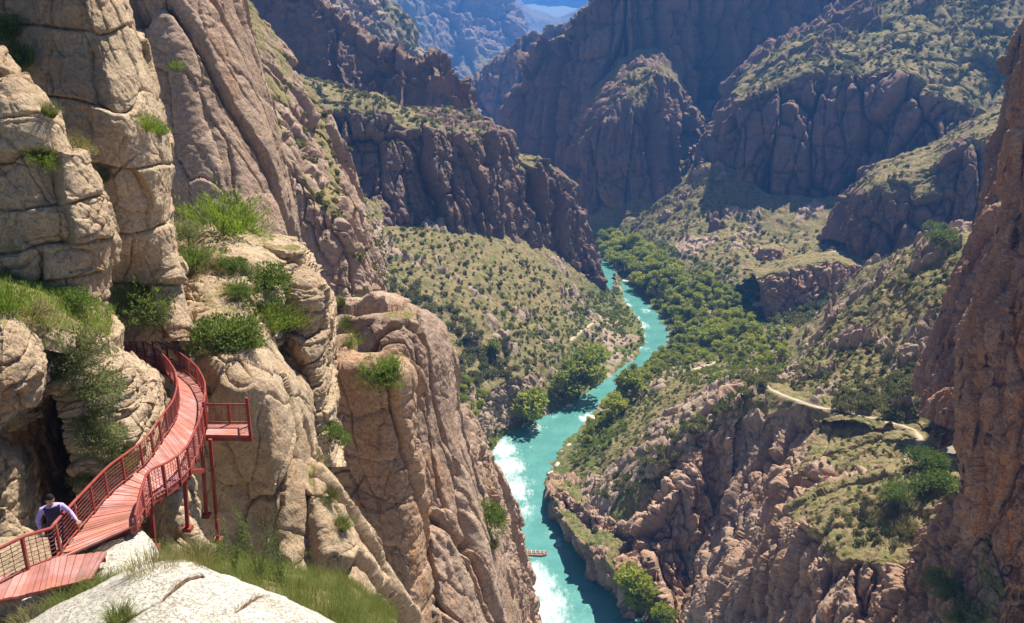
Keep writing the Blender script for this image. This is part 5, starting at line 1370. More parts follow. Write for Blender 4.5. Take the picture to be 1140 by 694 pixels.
def mesh_tuft(name, n, seed, radius=0.35, h=1.0, w=0.03, lean=0.8):
    rng = np.random.default_rng(seed)
    v, f, lr = blades(n, rng, radius, h, w, lean)
    return mesh_np(name, v, f, False, {'lr': lr})


def mesh_stems(name, n, seed, spread=0.55, height=0.7, r=0.02):
    rng = np.random.default_rng(seed); mb = MB()
    for k in range(n):
        a = rng.uniform(0, 2 * math.pi); o = rng.uniform(0.2, 1) * spread; h = height * rng.uniform(0.7, 1.1)
        mb.tube([(0.06 * math.cos(a), 0.06 * math.sin(a), -0.15), (o * .45 * math.cos(a), o * .45 * math.sin(a), h * .5), (o * math.cos(a + .2), o * math.sin(a + .2), h)], [r, r * .7, r * .25], 5)
    me = bpy.data.meshes.new(name); me.from_pydata(mb.v, [], mb.f); me.update()
    return me


def mesh_trunk(name, seed, h=0.6, r=0.05, limbs=6):
    rng = np.random.default_rng(seed); mb = MB()
    top = np.array([rng.uniform(-.06, .06), rng.uniform(-.06, .06), h])
    mb.tube([(0, 0, -0.12), (top[0] * .4, top[1] * .4, h * .5), tuple(top)], [r, r * .8, r * .5], 7)
    for k in range(limbs):
        a = 2 * math.pi * k / limbs + rng.uniform(-.4, .4); s = top * rng.uniform(.55, .98)
        o = rng.uniform(.25, .5)
        mb.tube([tuple(s), tuple(s + [o * .5 * math.cos(a), o * .5 * math.sin(a), .16]), tuple(s + [o * math.cos(a), o * math.sin(a), rng.uniform(.2, .42)])], [r * .5, r * .32, r * .1], 5)
    me = bpy.data.meshes.new(name); me.from_pydata(mb.v, [], mb.f); me.update()
    return me


def mesh_tree(name, n, seed, size, clumps=16, h=1.5, w=0.62):
    rng = np.random.default_rng(seed)
    th = rng.uniform(0, 2 * math.pi, clumps); zz_ = rng.uniform(0.12, 1, clumps)
    prof = np.sin(np.clip(zz_, 0, 1) ** 0.8 * math.pi) ** 0.6 * w
    r0 = np.sqrt(rng.uniform(0.1, 1, clumps)) * prof * 0.85
    cc = np.stack([r0 * np.cos(th), r0 * np.sin(th), 0.2 + zz_ * (h - 0.45)], 1); cr = rng.uniform(0.16, 0.32, clumps)
    k = rng.choice(clumps, n, p=cr**2 / (cr**2).sum())
    d = rng.normal(size=(n, 3)); d /= np.linalg.norm(d, axis=1, keepdims=True)
    p = cc[k] + d * (cr[k] * (0.45 + 0.62 * rng.uniform(0, 1, n) ** 0.5))[:, None] * np.array([1, 1, 0.85])
    p[:, 2] = np.maximum(p[:, 2], 0.02)
    v, f = leaves(p, size, rng, 1.5, 0.2, d)
    return mesh_np(name, v, f, False, {'lr': np.repeat(rng.uniform(0, 1, n), 4)})


bpy.context.view_layer.update()
DG = bpy.context.evaluated_depsgraph_get()
LAND_NAMES = {o.name for *_, o in PATCHES.values()}


def hit(u, v, land=True):
    """the first rock or earth surface seen at (u, v)"""
    o, d = Vector(EYE), Vector(ray(u, v)).normalized()
    for _ in range(12):
        ok, loc, nrm, i_, ob, m_ = scene.ray_cast(DG, o, d, distance=9000)
        if not ok: return None, None
        if not land or ob.name in LAND_NAMES: return np.array(loc), np.array(nrm)
        o = loc + d * 0.02
    return None, None


def seen(p, tol=0.02):
    d = Vector(p) - Vector(EYE); L = d.length; d /= L
    ok, loc, *_ = scene.ray_cast(DG, Vector(EYE), d, distance=L * (1 - tol))
    return not ok


def dep(p): return p[1] * CP - (p[2] - CAM_Z) * SP


# ---- near bushes: (u, v) of the foot, width in photograph pixels, kind, label
KIND = {}


def proto(key, mat, maker, k=3, stem=None):
    KIND[key] = ([maker(i) for i in range(k)], mat, stem)
    for me in KIND[key][0]: me.materials.append(M[mat])


proto('leafy', 'leaf', lambda i: mesh_leafy('foliage', 3600, 0.085, 300 + i, 11))
proto('olive', 'olive', lambda i: mesh_leafy('foliage', 4200, 0.07, 310 + i, 12, asp=2.4))
proto('spray', 'bright', lambda i: mesh_spray('foliage', 150, 26, 320 + i))
proto('broom', 'leaf', lambda i: mesh_spray('foliage', 170, 24, 330 + i, 0.85, 1.15, 0.10, 4.0))
proto('dry', 'dryleaf', lambda i: mesh_spray('foliage', 130, 24, 340 + i, 1.0, 0.8, 0.09, 5.0, 0.4))
proto('hang', 'olive', lambda i: mesh_spray('foliage', 170, 26, 350 + i, 1.0, 0.75, 0.08, 3.0, 0.75))
proto('tuft', 'grass', lambda i: mesh_tuft('foliage', 520, 360 + i, 0.5, 1.0, 0.022, 0.9))
STEMS = [mesh_stems('stem', 9, 370 + i) for i in range(3)]
for me in STEMS: me.materials.append(M['bark'])

NEAR = [
    (6, 44, 44, 'leafy', 'dark bush filling the crack at the top edge of the rounded rock face'),
    (24, 76, 40, 'broom', 'bush spilling over the shoulder of the rounded face below the dark crack bush'),
    (46, 182, 40, 'spray', 'bright green bush alone in the middle of the rounded tan rock face'),
    (54, 128, 28, 'tuft', 'grass tuft in the joint between rounded face and block wall, uppermost of three'),
    (86, 164, 40, 'dry', 'yellowish bush in the joint beside the rounded face, largest of three'),
    (116, 200, 26, 'tuft', 'grass tuft low in the joint above the stacked courses'),
    (163, 146, 34, 'spray', 'bright green bush on the right edge of the jointed block wall'),
    (178, 150, 22, 'broom', 'small darker bush touching the bright bush on the block wall edge'),
    (197, 78, 18, 'spray', 'tiny green plant high up alone on the fluted wall'),
    (8, 344, 50, 'spray', 'bright bush at the outer end of the grassy ledge'),
    (40, 352, 40, 'dry', 'yellow green bush in the middle of the grassy ledge'),
    (84, 342, 40, 'leafy', 'green bush at the foot of the rounded rock face'),
    (157, 346, 66, 'broom', 'tall dark green bush in the hollow between the rock faces'),
    (172, 356, 56, 'olive', 'grey green bush above the far end of the walkway'),
    (252, 262, 80, 'spray', 'wide bright green bush at the foot of the fluted wall'),
    (216, 298, 40, 'broom', 'low dark bush beneath the silver leaved little tree'),
    (238, 300, 38, 'dry', 'yellowish low bush right of the silver leaved little tree'),
    (258, 304, 30, 'leafy', 'round dark bush left of the grey bush on the shelf'),
    (277, 306, 26, 'olive', 'grey bush next to the round dark bush under the big slab'),
    (302, 322, 44, 'leafy', 'dark green bush beside the upper stacked slabs'),
    (266, 330, 32, 'broom', 'dark low bush above the big feathery bush'),
    (302, 368, 66, 'spray', 'big feathery bush hanging beside the slab stack'),
    (232, 392, 34, 'dry', 'yellow green low bush behind the walkway bend'),
    (246, 388, 66, 'leafy', 'domed green bush on the boulder right behind the walkway bend'),
    (276, 388, 36, 'broom', 'bush on the crest of the boulder right of the domed bush'),
    (380, 340, 20, 'tuft', 'topmost grass tuft on the flat cliff top right of the slab stack'),
    (386, 362, 22, 'tuft', 'middle grass tuft on the flat cliff top right of the slab stack'),
    (390, 384, 24, 'spray', 'lowest small bush on the flat cliff top right of the slab stack'),
    (424, 428, 46, 'broom', 'large bush on the brow of the orange pillar'),
    (436, 412, 30, 'spray', 'lighter bush behind the large bush on the orange pillar'),
    (368, 492, 34, 'leafy', 'bush in the cleft between boulder and orange pillar'),
    (354, 512, 22, 'dry', 'dry tuft in the cleft just under the cleft bush'),
    (366, 556, 26, 'tuft', 'grass tuft on top of the pale lower skirt'),
    (380, 588, 28, 'tuft', 'grass tuft on the slope of the pale lower skirt'),
    (543, 582, 34, 'leafy', 'dark bush lodged in the outer red rib above the river'),
    (548, 608, 20, 'tuft', 'small tuft below the dark bush on the outer red rib'),
    (84, 392, 80, 'hang', 'grey green bush at the top of the planted rock beside the cave'),
    (72, 414, 40, 'hang', 'yellowish hanging plant at the upper cave edge'),
    (106, 440, 76, 'olive', 'broad grey bush in the middle of the planted rock beside the cave'),
    (100, 466, 50, 'hang', 'hanging bush over the edge of the cave mouth'),
    (116, 492, 66, 'olive', 'grey bush low on the planted rock beside the cave'),
    (100, 532, 46, 'hang', 'thin hanging plant just above the railing'),
    (134, 514, 36, 'spray', 'bright green bush against the railing'),
    (1047, 266, 30, 'leafy', 'bush on the rim of the dark knob against the red tower'),
    (1027, 520, 40, 'leafy', 'bush on the spur beside the trail end'),
    (1042, 552, 48, 'leafy', 'largest round bush on the grassy spur'),
    (1000, 556, 34, 'broom', 'dark bush in the middle of the grassy spur'),
    (1044, 532, 24, 'spray', 'small bright bush between the two round bushes on the spur'),
    (1012, 590, 30, 'dry', 'dry bush near the edge of the grassy spur'),
    (985, 575, 28, 'dry', 'dry bush at the outer side of the grassy spur'),
    (1054, 655, 34, 'leafy', 'bush on the narrow sunlit rib by the dark gap'),
    (1034, 640, 24, 'dry', 'dry bush on the crest of the narrow sunlit rib'),
    (1070, 690, 40, 'broom', 'bush at the bottom of the narrow sunlit rib'),
]
rb = random.Random(3)
for k, (u, v, w, kind, lab) in enumerate(NEAR):
    p, n = hit(u, v)
    if p is None: print('no ground for', lab); continue
    R_ = (1.0 if kind in ('hang', 'olive', 'tuft') else 1.3) * w * dep(p) / FPX / 2
    name = 'grass_tuft' if kind == 'tuft' else 'bush'
    # lean out of steep rock, sink the foot a little
    lean = Vector((n[0] * 0.6, n[1] * 0.6, max(0.35, n[2]) + 0.5)).normalized()
    root = empty(name, tuple(p - n * 0.06 * R_))
    root.rotation_mode = 'QUATERNION'
    root.rotation_quaternion = Vector((0, 0, 1)).rotation_difference(lean) @ Euler((0, 0, rb.uniform(0, 6.28))).to_quaternion()
    meshes, mat, _s = KIND[kind]
    f = link('foliage', meshes[k % len(meshes)], None, root)
    f.scale = (R_ * 1.1, R_ * 1.1, R_ * rb.uniform(1.05, 1.3))
    if kind != 'tuft':
        s = link('stem', STEMS[k % 3], None, root); s.scale = (R_, R_, R_)
    tag(root, lab, 'grass' if kind == 'tuft' else 'bush')

# the little silver leaved tree on the shelf
p, n = hit(212, 282)
Rt = 54 * dep(p) / FPX
tr = empty('small_tree', tuple(p)); tag(tr, 'little silver leaved tree with a thin trunk on the slab shelf', 'tree')
c = link('crown', mesh_leafy('crown', 4200, 0.062, 401, 12, 0.85, 2.2), M['olive'], tr); c.scale = (Rt * .5, Rt * .5, Rt * .62); c.location = (0, 0, Rt * .22)
t = link('trunk', mesh_trunk('trunk', 402, 0.55, 0.035, 6), M['bark'], tr); t.scale = (Rt * .8, Rt * .8, Rt * .8)

# foreground grass: tufts on the slab, and the tall weed
for u, v, w, h, lab in ((76, 664, 30, .30, 'grass tuft in the joint behind the whitish slab, beside the planks'), (134, 692, 26, .32, 'thin grass tuft on the open whitish slab'),
                        (36, 690, 44, .22, 'low dry grass at the near corner of the plank landing'), (8, 692, 30, .22, 'low dry grass under the outer end of the landing'),
                        (170, 634, 56, .30, 'golden grass patch between whitish slab and bedrock slab'), (212, 626, 50, .36, 'golden grass at the crest of the bedrock slab')):
    p, n = hit(u, v)
    g_ = link('grass_tuft', mesh_tuft('grass_tuft', 420, int(u) + 5, w * dep(p) / FPX / 2, h, 0.008, 0.9), M['dryleaf'] if 'golden' in lab or 'dry' in lab else M['grass'])
    g_.location = p - np.array([0, 0, .02]); tag(g_, lab, 'grass')
rng = np.random.default_rng(77)
P_, N_, V_, o_ = PATCHES['grassy hollow between the foreground slab and the boulder cliff']
uu, vv, dd = project(P_)
ok = np.where((uu > -20) & (uu < 470) & (vv < 760) & (vv > 560))[0]
dn = np.clip(fbm(P_[ok] / 0.7, 4, 12) * 1.2 + 0.45, 0.03, 1) ** 2
pick = rng.choice(ok, 42000, p=dn / dn.sum())
foot = P_[pick] + rng.normal(size=(42000, 3)) * np.array([.05, .05, 0])
v1, f1, l1 = blades(42000, rng, 0, 0.52, 0.010, 0.75, foot)
tall = 0.55 + 1.1 * np.clip(fbm(np.repeat(foot, 8, 0) / 1.1, 3, 31) + 0.25, 0, 1)
v1[:, 2] = np.repeat(foot[:, 2], 8) + (v1[:, 2] - np.repeat(foot[:, 2], 8)) * tall
l1 = np.clip(l1 * 0.6 + 0.7 * np.clip(fbm(v1 / 1.5 + 3, 3, 37) + 0.2, 0, 1), 0, 1)
tag(link('grass', mesh_np('grass', v1, f1, False, {'lr': l1}), M['grass']), 'long green and golden grass filling the hollow below the boulder cliff', 'grass', kind='stuff')
P_, N_, V_, o_ = PATCHES['sloping earth ledge with bright grass between the rounded rock face and the cave boulder']
pick = rng.choice(len(P_), 9000)
v1, f1, l1 = blades(9000, rng, 0, 0.26, 0.016, 0.8, P_[pick] + rng.normal(size=(9000, 3)) * np.array([.08, .08, 0]))
tag(link('ledge_grass', mesh_np('ledge_grass', v1, f1, False, {'lr': l1}), M['bright']), 'bright grass on the sloping earth ledge', 'grass', kind='stuff')
for u, v, h, lab in ((288, 646, 2.7, 'tall twiggy weed standing highest out of the hollow grass'), (262, 638, 1.9, 'bent twiggy weed on the left of the tall weed'), (314, 654, 2.1, 'leafy weed on the right of the tall weed'), (240, 628, 0.9, 'short weed at the edge of the bedrock slab')):
    p, n = hit(u, v)
    root = empty('weed', tuple(p)); tag(root, lab, 'weed')
    mb = MB(); pts = []
    rw = random.Random(int(u))
    for k in range(14):
        a = rw.uniform(0, 6.28); o = rw.uniform(0.1, 0.5) * h; hh_ = h * rw.uniform(0.5, 1.0)
        q = [np.array([0, 0, 0]), np.array([o * .3 * math.cos(a), o * .3 * math.sin(a), hh_ * .5]), np.array([o * math.cos(a + .3), o * math.sin(a + .3), hh_])]
        mb.tube(q, [0.007, 0.005, 0.002], 5)
        for j in range(80):
            t = rw.uniform(.15, 1); b = q[0] * (1 - t)**2 + q[1] * 2 * t * (1 - t) + q[2] * t * t
            pts.append(b + np.array([rw.gauss(0, .045), rw.gauss(0, .045), rw.gauss(0, .03)]))
    mb.build('stem', M['bark'], root)
    v1, f1 = leaves(np.array(pts), 0.05, rng, 2.2, 0.3)
    link('foliage', mesh_np('foliage', v1, f1, False, {'lr': np.repeat(rng.uniform(0, 1, len(pts)), 4)}), M['leaf'], root)

# ---- slopes: trees by the river, shrubs on the dry ground
def inside(u, v, poly):
    c = np.zeros(len(u), bool); n = len(poly)
    for i in range(n):
        (x1, y1), (x2, y2) = poly[i], poly[(i + 1) % n]
        t = ((y1 > v) != (y2 > v)) & (u < (x2 - x1) * (v - y1) / ((y2 - y1) if y2 != y1 else 1e-9) + x1)
        c ^= t
    return c


def spots(labels, poly, count, gap, rng, minup=0.45, vmin=0.0, tries=60000, clump=None):
    """places on the named ground, inside a region of the hillside, at least GAP metres apart, that the viewpoint sees"""
    out = []
    for L in labels:
        P_, N_, V_, o_ = PATCHES[L]
        u, v, d = project(P_)
        m = inside(u, v, poly) & (N_[:, 2] > minup) & (V_ >= vmin) & (P_[:, 2] > 0.4)
        out.append(P_[m])
    P_ = np.concatenate(out)
    if not len(P_): return []
    P_ = P_[rng.permutation(len(P_))[:tries]]
    if clump:
        dens = fbm((P_ / clump).astype(np.float32), 4, 77) * 0.9 + 0.42
        P_ = P_[rng.uniform(0, 1, len(P_)) < np.clip(dens, 0.04, 1) ** 2]
    cell = {}; res = []
    for p in P_:
        k = (int(p[0] // gap), int(p[1] // gap))
        if any((k[0] + i, k[1] + j) in cell and np.hypot(*(cell[(k[0] + i, k[1] + j)][:2] - p[:2])) < gap for i in (-1, 0, 1) for j in (-1, 0, 1)): continue
        if not seen(p + np.array([0, 0, 0.6]), 0.01): continue
        cell[k] = p; res.append(p)
        if len(res) >= count: break
    return res


SLOPE_R = 'dry scrubby hillside falling from the right cliffs to the river'
SLOPE_L = 'broad scrubby slope below the left canyon wall down to the grey river bank'
KNOB = 'dark rocky knob covered in scrub behind the bend of the trail'
SPUR = 'near rock spur with a grassy flat top beside the base of the right tower'
RIBS = 'steep rock ribs dropping from the trail, with a grassy gully beside them'
TREES = [mesh_tree('crown', 1500, 500 + i, 0.115, 15, 1.45 + 0.12 * (i % 3), 0.6 + 0.05 * (i % 2)) for i in range(5)]
TRUNKS = [mesh_trunk('trunk', 520 + i, 0.8, 0.045, 5) for i in range(2)]
for m in TREES: m.materials.append(M['tree'])
for m in TRUNKS: m.materials.append(M['bark'])
rt = random.Random(9)
n_tree = 0


def tree(p, h, label, group=None, sx=1.0, name='tree'):
    global n_tree
    root = empty(name, tuple(p - np.array([0, 0, 0.1])), rt.uniform(0, 6.28))
    s = h / 1.5
    c = link('crown', TREES[n_tree % 5], None, root); c.scale = (s * sx, s * sx, s)
    t = link('trunk', TRUNKS[n_tree % 2], None, root); t.scale = (s, s, s)
    tag(root, label, 'tree', group)
    n_tree += 1
    return root


def tree_px(u, v, hpx, label, sx=1.1):
    p, n = hit(u, v)
    if p is None: return
    tree(p, hpx * dep(p) / FPX / math.cos(math.atan2(CAM_Z - p[2], p[1])) * 0.93, label, None, sx)


for a in ((643, 440, 62, 'largest round tree on the left river bank'), (590, 478, 50, 'bright round tree leaning out from the grey bank wall'), (628, 446, 34, 'dark tree tucked in front of the largest bank tree'),
          (664, 412, 36, 'tree behind the largest bank tree, toward the white gravel'), (697, 448, 44, 'dark tall tree at the water on the right bank'), (682, 462, 30, 'light round tree left of the dark tall tree on the right bank'),
          (704, 676, 46, 'bright tree at the foot of the brown river cliff'), (722, 690, 34, 'second bright tree at the foot of the brown river cliff, nearer the frame edge'), (738, 697, 26, 'smallest bright tree at the foot of the brown river cliff'),
          (552, 398, 24, 'dark upright tree alone on the bare bank above the grey wall'), (735, 690, 24, 'low tree between the bright trees at the cliff foot')):
    tree_px(*a)
rng = np.random.default_rng(5)
regions = [  # polygon, how many, gap, height range, label, group
    ([(664, 262), (700, 272), (745, 300), (770, 335), (742, 352), (715, 325), (690, 302), (664, 290)], 70, 6.5, (7, 11.5), 'tall leafy tree in the dense grove where the far river disappears', 'trees of the far riverside grove'),
    ([(740, 300), (800, 318), (830, 340), (850, 372), (790, 385), (752, 372), (748, 345)], 60, 5.5, (4.5, 8), 'leafy tree on the valley floor beside the middle river bend', 'trees beside the middle river bend'),
    ([(748, 378), (850, 372), (930, 360), (905, 388), (860, 408), (800, 404), (730, 412), (720, 404)], 75, 4.2, (2.8, 5), 'bright low tree in the green belt under the dark knob', 'low trees of the green belt'),
    ([(712, 402), (745, 405), (705, 450), (672, 480), (650, 500), (645, 482), (690, 432)], 40, 4.0, (2.6, 5), 'small tree in the strip along the right water edge', 'small trees along the right water edge')]
for poly, cnt, gap, (h0, h1), lab, grp in regions:
    sp = spots([SLOPE_R], poly, cnt, gap, rng, 0.3)
    for p in sp: tree(p, rt.uniform(h0, h1), lab, grp, rt.uniform(1.0, 1.35))
    print('trees', grp, len(sp))
sp = spots([SLOPE_L], [(500, 415), (545, 440), (560, 500), (540, 520), (505, 500), (495, 440)], 26, 3.6, rng, 0.2)
for p in sp: tree(p, rt.uniform(2.5, 4.5), 'small tree in the green gully between the dark rib and the grey bank wall', 'small trees of the gully on the left bank', 1.2)

# shrubs
SHRUB = [mesh_leafy('shrub', 300, 0.26, 600 + i, 6, 0.85, 1.6) for i in range(6)]
for m in SHRUB: m.materials.append(M['scrub'])
fields = [
    ([SLOPE_L], [(380, 230), (480, 245), (560, 270), (640, 320), (690, 335), (700, 380), (640, 400), (560, 420), (500, 440), (470, 470), (420, 350)], 620, 2.6, (0.7, 2.2), 78, 'dark shrub on the broad dry slope under the left canyon wall', 'shrubs on the left slope'),
    ([SLOPE_R], [(690, 260), (785, 185), (860, 260), (960, 250), (1000, 330), (900, 370), (830, 350), (770, 310), (720, 285)], 420, 3.2, (0.9, 2.4), 40, 'dark shrub on the sunny slope under the long right cliff', 'shrubs on the upper right slope'),
    ([SLOPE_R], [(760, 415), (850, 410), (900, 400), (930, 420), (850, 430), (800, 470), (760, 530), (680, 560), (625, 545), (650, 490), (700, 450)], 420, 2.2, (0.5, 1.7), 80, 'shrub on the grassy knoll above the brown river cliff', 'shrubs on the river knoll'),
    ([KNOB], [(880, 430), (890, 400), (1000, 285), (1060, 268), (1060, 360), (1020, 470), (900, 450)], 320, 2.2, (0.6, 1.8), 50, 'shrub on the dark rocky knob behind the trail', 'shrubs on the dark knob'),
    ([RIBS, SPUR], [(960, 475), (1056, 510), (1060, 600), (960, 610), (900, 600), (830, 600), (840, 560), (900, 500)], 160, 1.6, (0.35, 1.0), 40, 'small shrub in the grassy gully and flat top of the near spur', 'shrubs on the near spur'),
    (['long ribbed cliff on the right canyon side in shade under a sunlit green shoulder'], [(800, 150), (860, 60), (960, 0), (1140, 0), (1140, 120), (1060, 110), (960, 90), (860, 105), (820, 130)], 420, 4.5, (1.2, 3.0), 0, '', ''),
    (['free standing reddish buttress with a bushy slanting top against the shaded wall'], [(640, 160), (700, 80), (735, 75), (740, 160), (690, 150)], 110, 3.5, (1.0, 2.4), 0, '', ''),
    (['upper tier of the left canyon wall with a line of pinnacles along its crest', 'lower tier of the left canyon wall ending in a thin red blade above the river'], [(300, 0), (400, 20), (520, 120), (600, 180), (600, 210), (500, 200), (400, 170), (300, 150)], 420, 3.0, (0.8, 2.2), 0, '', ''),
    (['lower shaded buttress with a sunlit rim, left of the big right tower', 'narrow green slope climbing between the stepped columns and the left canyon wall', 'stepped rust coloured columns below the fluted wall, with a green ledge on top'], [(300, 60), (1100, 60), (1100, 300), (300, 350)], 260, 2.0, (0.4, 1.5), 0, '', ''),
    (['steep green and grey ridge rising behind the pinnacles of the left canyon wall'], [(330, 0), (560, 0), (560, 200), (330, 120)], 350, 7, (2, 4.5), 0, '', '')]
SV, SF, SL, nv0 = [], [], [], 0
for labels, poly, cnt, gap, (r0, r1), single, lab, grp in fields:
    sp = spots(labels, poly, cnt, gap * 0.95, rng, 0.25, clump=gap * 6)
    sp.sort(key=lambda p: dep(p))
    rad = sorted((rt.uniform(0, 1) ** 2.4 * 1.35 * (r1 - r0) + r0 for _ in sp), reverse=True)
    for k, p in enumerate(sp):
        r = rad[k] if k < single else rt.choice(rad[single:] or rad)
        if k < single:
            o = link('shrub', SHRUB[k % 6]); o.location = p - np.array([0, 0, 0.1 * r]); o.scale = (r, r, r * rt.uniform(.85, 1.3)); o.rotation_euler = (0, 0, rt.uniform(0, 6.28))
            tag(o, lab, 'shrub', grp)
        else:
            n = 110
            pp, d_ = cloud_points(n, rng, 5, 0.9)
            v1, f1 = leaves(pp * r, 0.42 * r, rng, 1.5, 0.3, d_)
            SV.append(v1 + p - np.array([0, 0, 0.12 * r])); SF.append(f1 + nv0); nv0 += len(v1); SL.append(np.full(len(v1), rt.uniform(0, 1)) * 0.6 + 0.4 * np.repeat(rng.uniform(0, 1, n), 4))
    print('shrubs', grp or labels[0][:30], len(sp))
# bright brush along the water and in the green belt
BV, BF, BL, nb0 = [], [], [], 0
for L_, poly, cnt, gap in ((SLOPE_R, [(664, 262), (720, 262), (800, 300), (870, 325), (940, 345), (950, 365), (900, 405), (840, 422), (760, 430), (710, 470), (665, 510), (630, 520), (650, 478), (690, 430), (745, 385), (735, 340), (690, 300)], 2600, 1.5),
                            (SLOPE_L, [(500, 415), (545, 440), (570, 470), (560, 500), (540, 520), (505, 500), (495, 440)], 200, 1.5), (SLOPE_L, [(560, 330), (640, 340), (682, 318), (705, 335), (718, 380), (700, 398), (620, 405), (560, 400)], 420, 1.7)):
    sp = spots([L_], poly, cnt, gap, rng, 0.2, clump=22)
    for p in sp:
        r = rt.uniform(0.5, 1.5) * (1.0 + 0.25 * (p[1] > 380)); n = 90
        pp, d_ = cloud_points(n, rng, 5, 0.95)
        v1, f1 = leaves(pp * r, 0.44 * r, rng, 1.5, 0.3, d_)
        BV.append(v1 + p - np.array([0, 0, 0.12 * r])); BF.append(f1 + nb0); nb0 += len(v1); BL.append(np.full(len(v1), rt.uniform(0, 1)) * 0.65 + 0.35 * np.repeat(rng.uniform(0, 1, n), 4))
    print('brush', len(sp))
tag(link('brush', mesh_np('brush', np.concatenate(BV), np.concatenate(BF), False, {'lr': np.concatenate(BL)}), M['brush']), 'bright yellow green brush along the river and the green belt', 'brush', kind='stuff')
tag(link('scrub', mesh_np('scrub', np.concatenate(SV), np.concatenate(SF), False, {'lr': np.concatenate(SL)}), M['scrub']), 'countless small dark shrubs dotting the canyon slopes', 'scrub', kind='stuff')

# ------------------------------------------------------------------ trail, stones, raft
def ribbon(name, px_line, width, label, n=160):
    c = [hit(u, v)[0] for u, v in px_line]
    c = catmull(np.array([q for q in c if q is not None]), np.linspace(0, len(c) - 1, n))
    for _ in range(30): c[1:-1, 2] = 0.25 * c[:-2, 2] + 0.5 * c[1:-1, 2] + 0.25 * c[2:, 2]
    z = c[:, 2].copy()
    for L_ in PATCHES:                      # grade the ground under the trail
        P2, _n, _v, ob = PATCHES[L_]
        near = np.where((np.abs(P2[:, 0] - c[:, 0].mean()) < np.ptp(c[:, 0]) / 2 + 8) & (np.abs(P2[:, 1] - c[:, 1].mean()) < np.ptp(c[:, 1]) / 2 + 8))[0]
        if not len(near): continue
        q = P2[near]
        d2 = np.hypot(q[:, None, 0] - c[None, :, 0], q[:, None, 1] - c[None, :, 1]); k_ = d2.argmin(1); d2 = d2[np.arange(len(near)), k_]
        w_ = 1 - sstep(width * 0.5, width * 1.5, d2)
        w_ = np.where(np.abs(q[:, 2] - z[k_]) < 4, w_, 0)
        if w_.max() <= 0: continue
        q[:, 2] += w_ * (z[k_] - q[:, 2]); P2[near] = q
        ob.data.vertices.foreach_set('co', np.ascontiguousarray(P2, dtype=np.float32).ravel())
        at_ = ob.data.attributes.get('trail') or ob.data.attributes.new('trail', 'FLOAT', 'POINT')
        tv_ = np.zeros(len(P2), np.float32); at_.data.foreach_get('value', tv_)
        tv_[near] = np.maximum(tv_[near], 1 - sstep(width * 0.3, width * 0.9, d2) * 1.0) * (w_ > 0)
        at_.data.foreach_set('value', tv_); ob.data.update()
    bpy.context.view_layer.update()
    t = np.gradient(c, axis=0); t[:, 2] = 0; t /= np.linalg.norm(t, axis=1, keepdims=True)
    sd = np.stack([-t[:, 1], t[:, 0], np.zeros(n)], 1)
    rows_ = []
    for k in range(n):
        w = width * (0.85 + 0.3 * math.sin(k * 0.37) * math.sin(k * 0.11))
        rw_ = []
        for a in (-1.0, -0.5, 0, 0.5, 1.0):
            q = c[k] + sd[k] * w * 0.5 * a
            ok, loc, *_ = scene.ray_cast(DG, Vector((q[0], q[1], z[k] + 3.0)), Vector((0, 0, -1)), distance=8)
            zz_ = loc[2] if ok else z[k]
            rw_.append([q[0], q[1], max(min(zz_, z[k] + 1.2), z[k] - 1.2) + 0.03])
        rows_.append(rw_)
    g = np.array(rows_)
    for _ in range(14):
        g[1:-1, :, 2] = 0.25 * g[:-2, :, 2] + 0.5 * g[1:-1, :, 2] + 0.25 * g[2:, :, 2]
        m_ = g[:, :, 2].mean(1, keepdims=True); g[:, :, 2] = 0.6 * g[:, :, 2] + 0.4 * m_
    g[:, 1:4, 2] += 0.05
    g = np.concatenate([g[:, :1] - [0, 0, .3], g, g[:, -1:] - [0, 0, .3]], 1)
    idx = np.arange(n * 7).reshape(n, 7)
    f = np.stack([idx[:-1, :-1], idx[:-1, 1:], idx[1:, 1:], idx[1:, :-1]], -1).reshape(-1, 4)
    if np.cross(g[1, 3] - g[0, 3], g[0, 5] - g[0, 1])[2] < 0: f = f[:, ::-1]
    f = f[:, ::-1] if np.cross(g[0, 5] - g[0, 1], g[1, 3] - g[0, 3])[2] < 0 else f
    tag(link(name, mesh_np(name, g.reshape(-1, 3), f, True), M['path']), label, kind='structure')


ribbon('path', [(848, 421), (846, 427), (862, 436), (882, 444), (905, 452), (930, 458), (955, 463), (978, 467)], 1.3, 'pale dirt trail along the brink of the ribs')
ribbon('path', [(985, 470), (1004, 474), (1018, 480), (1025, 490), (1018, 502), (1006, 512)], 1.2, 'pale trail bending round the hollow rock', 90)
ribbon('path', [(1034, 508), (1046, 510), (1060, 511)], 1.4, 'short bright stretch of trail at the foot of the tower', 40)
ribbon('path', [(772, 411), (788, 407), (803, 402)], 1.5, 'pale track in the green belt', 40)
ribbon('path', [(634, 380), (648, 368), (660, 360)], 1.7, 'pale track above the left bank wall', 40)


def stone_mesh(seed):
    rng_ = np.random.default_rng(seed)
    me = bpy.data.meshes.new('boulder'); bm = bmesh.new()
    bmesh.ops.create_icosphere(bm, subdivisions=4, radius=1.0)
    P0 = np.array([v.co for v in bm.verts], dtype=np.float32)
    e, r, fa = voronoi(P0 * 1.3 + seed, seed)
    d = 0.16 * (r - .5) + 0.35 * fa + 0.18 * fbm(P0 * 1.6 + seed, 5, seed)
    for v, q, dd_ in zip(bm.verts, P0, d): v.co = q * (1 + dd_) * np.array([1.25, 0.95, 0.62])
    bm.to_mesh(me); bm.free()
    for q in me.polygons: q.use_smooth = True
    me.attributes.new('rnd', 'FLOAT', 'POINT'); me.attributes.new('veg', 'FLOAT', 'POINT')
    me.materials.append(M['pale'])
    return me


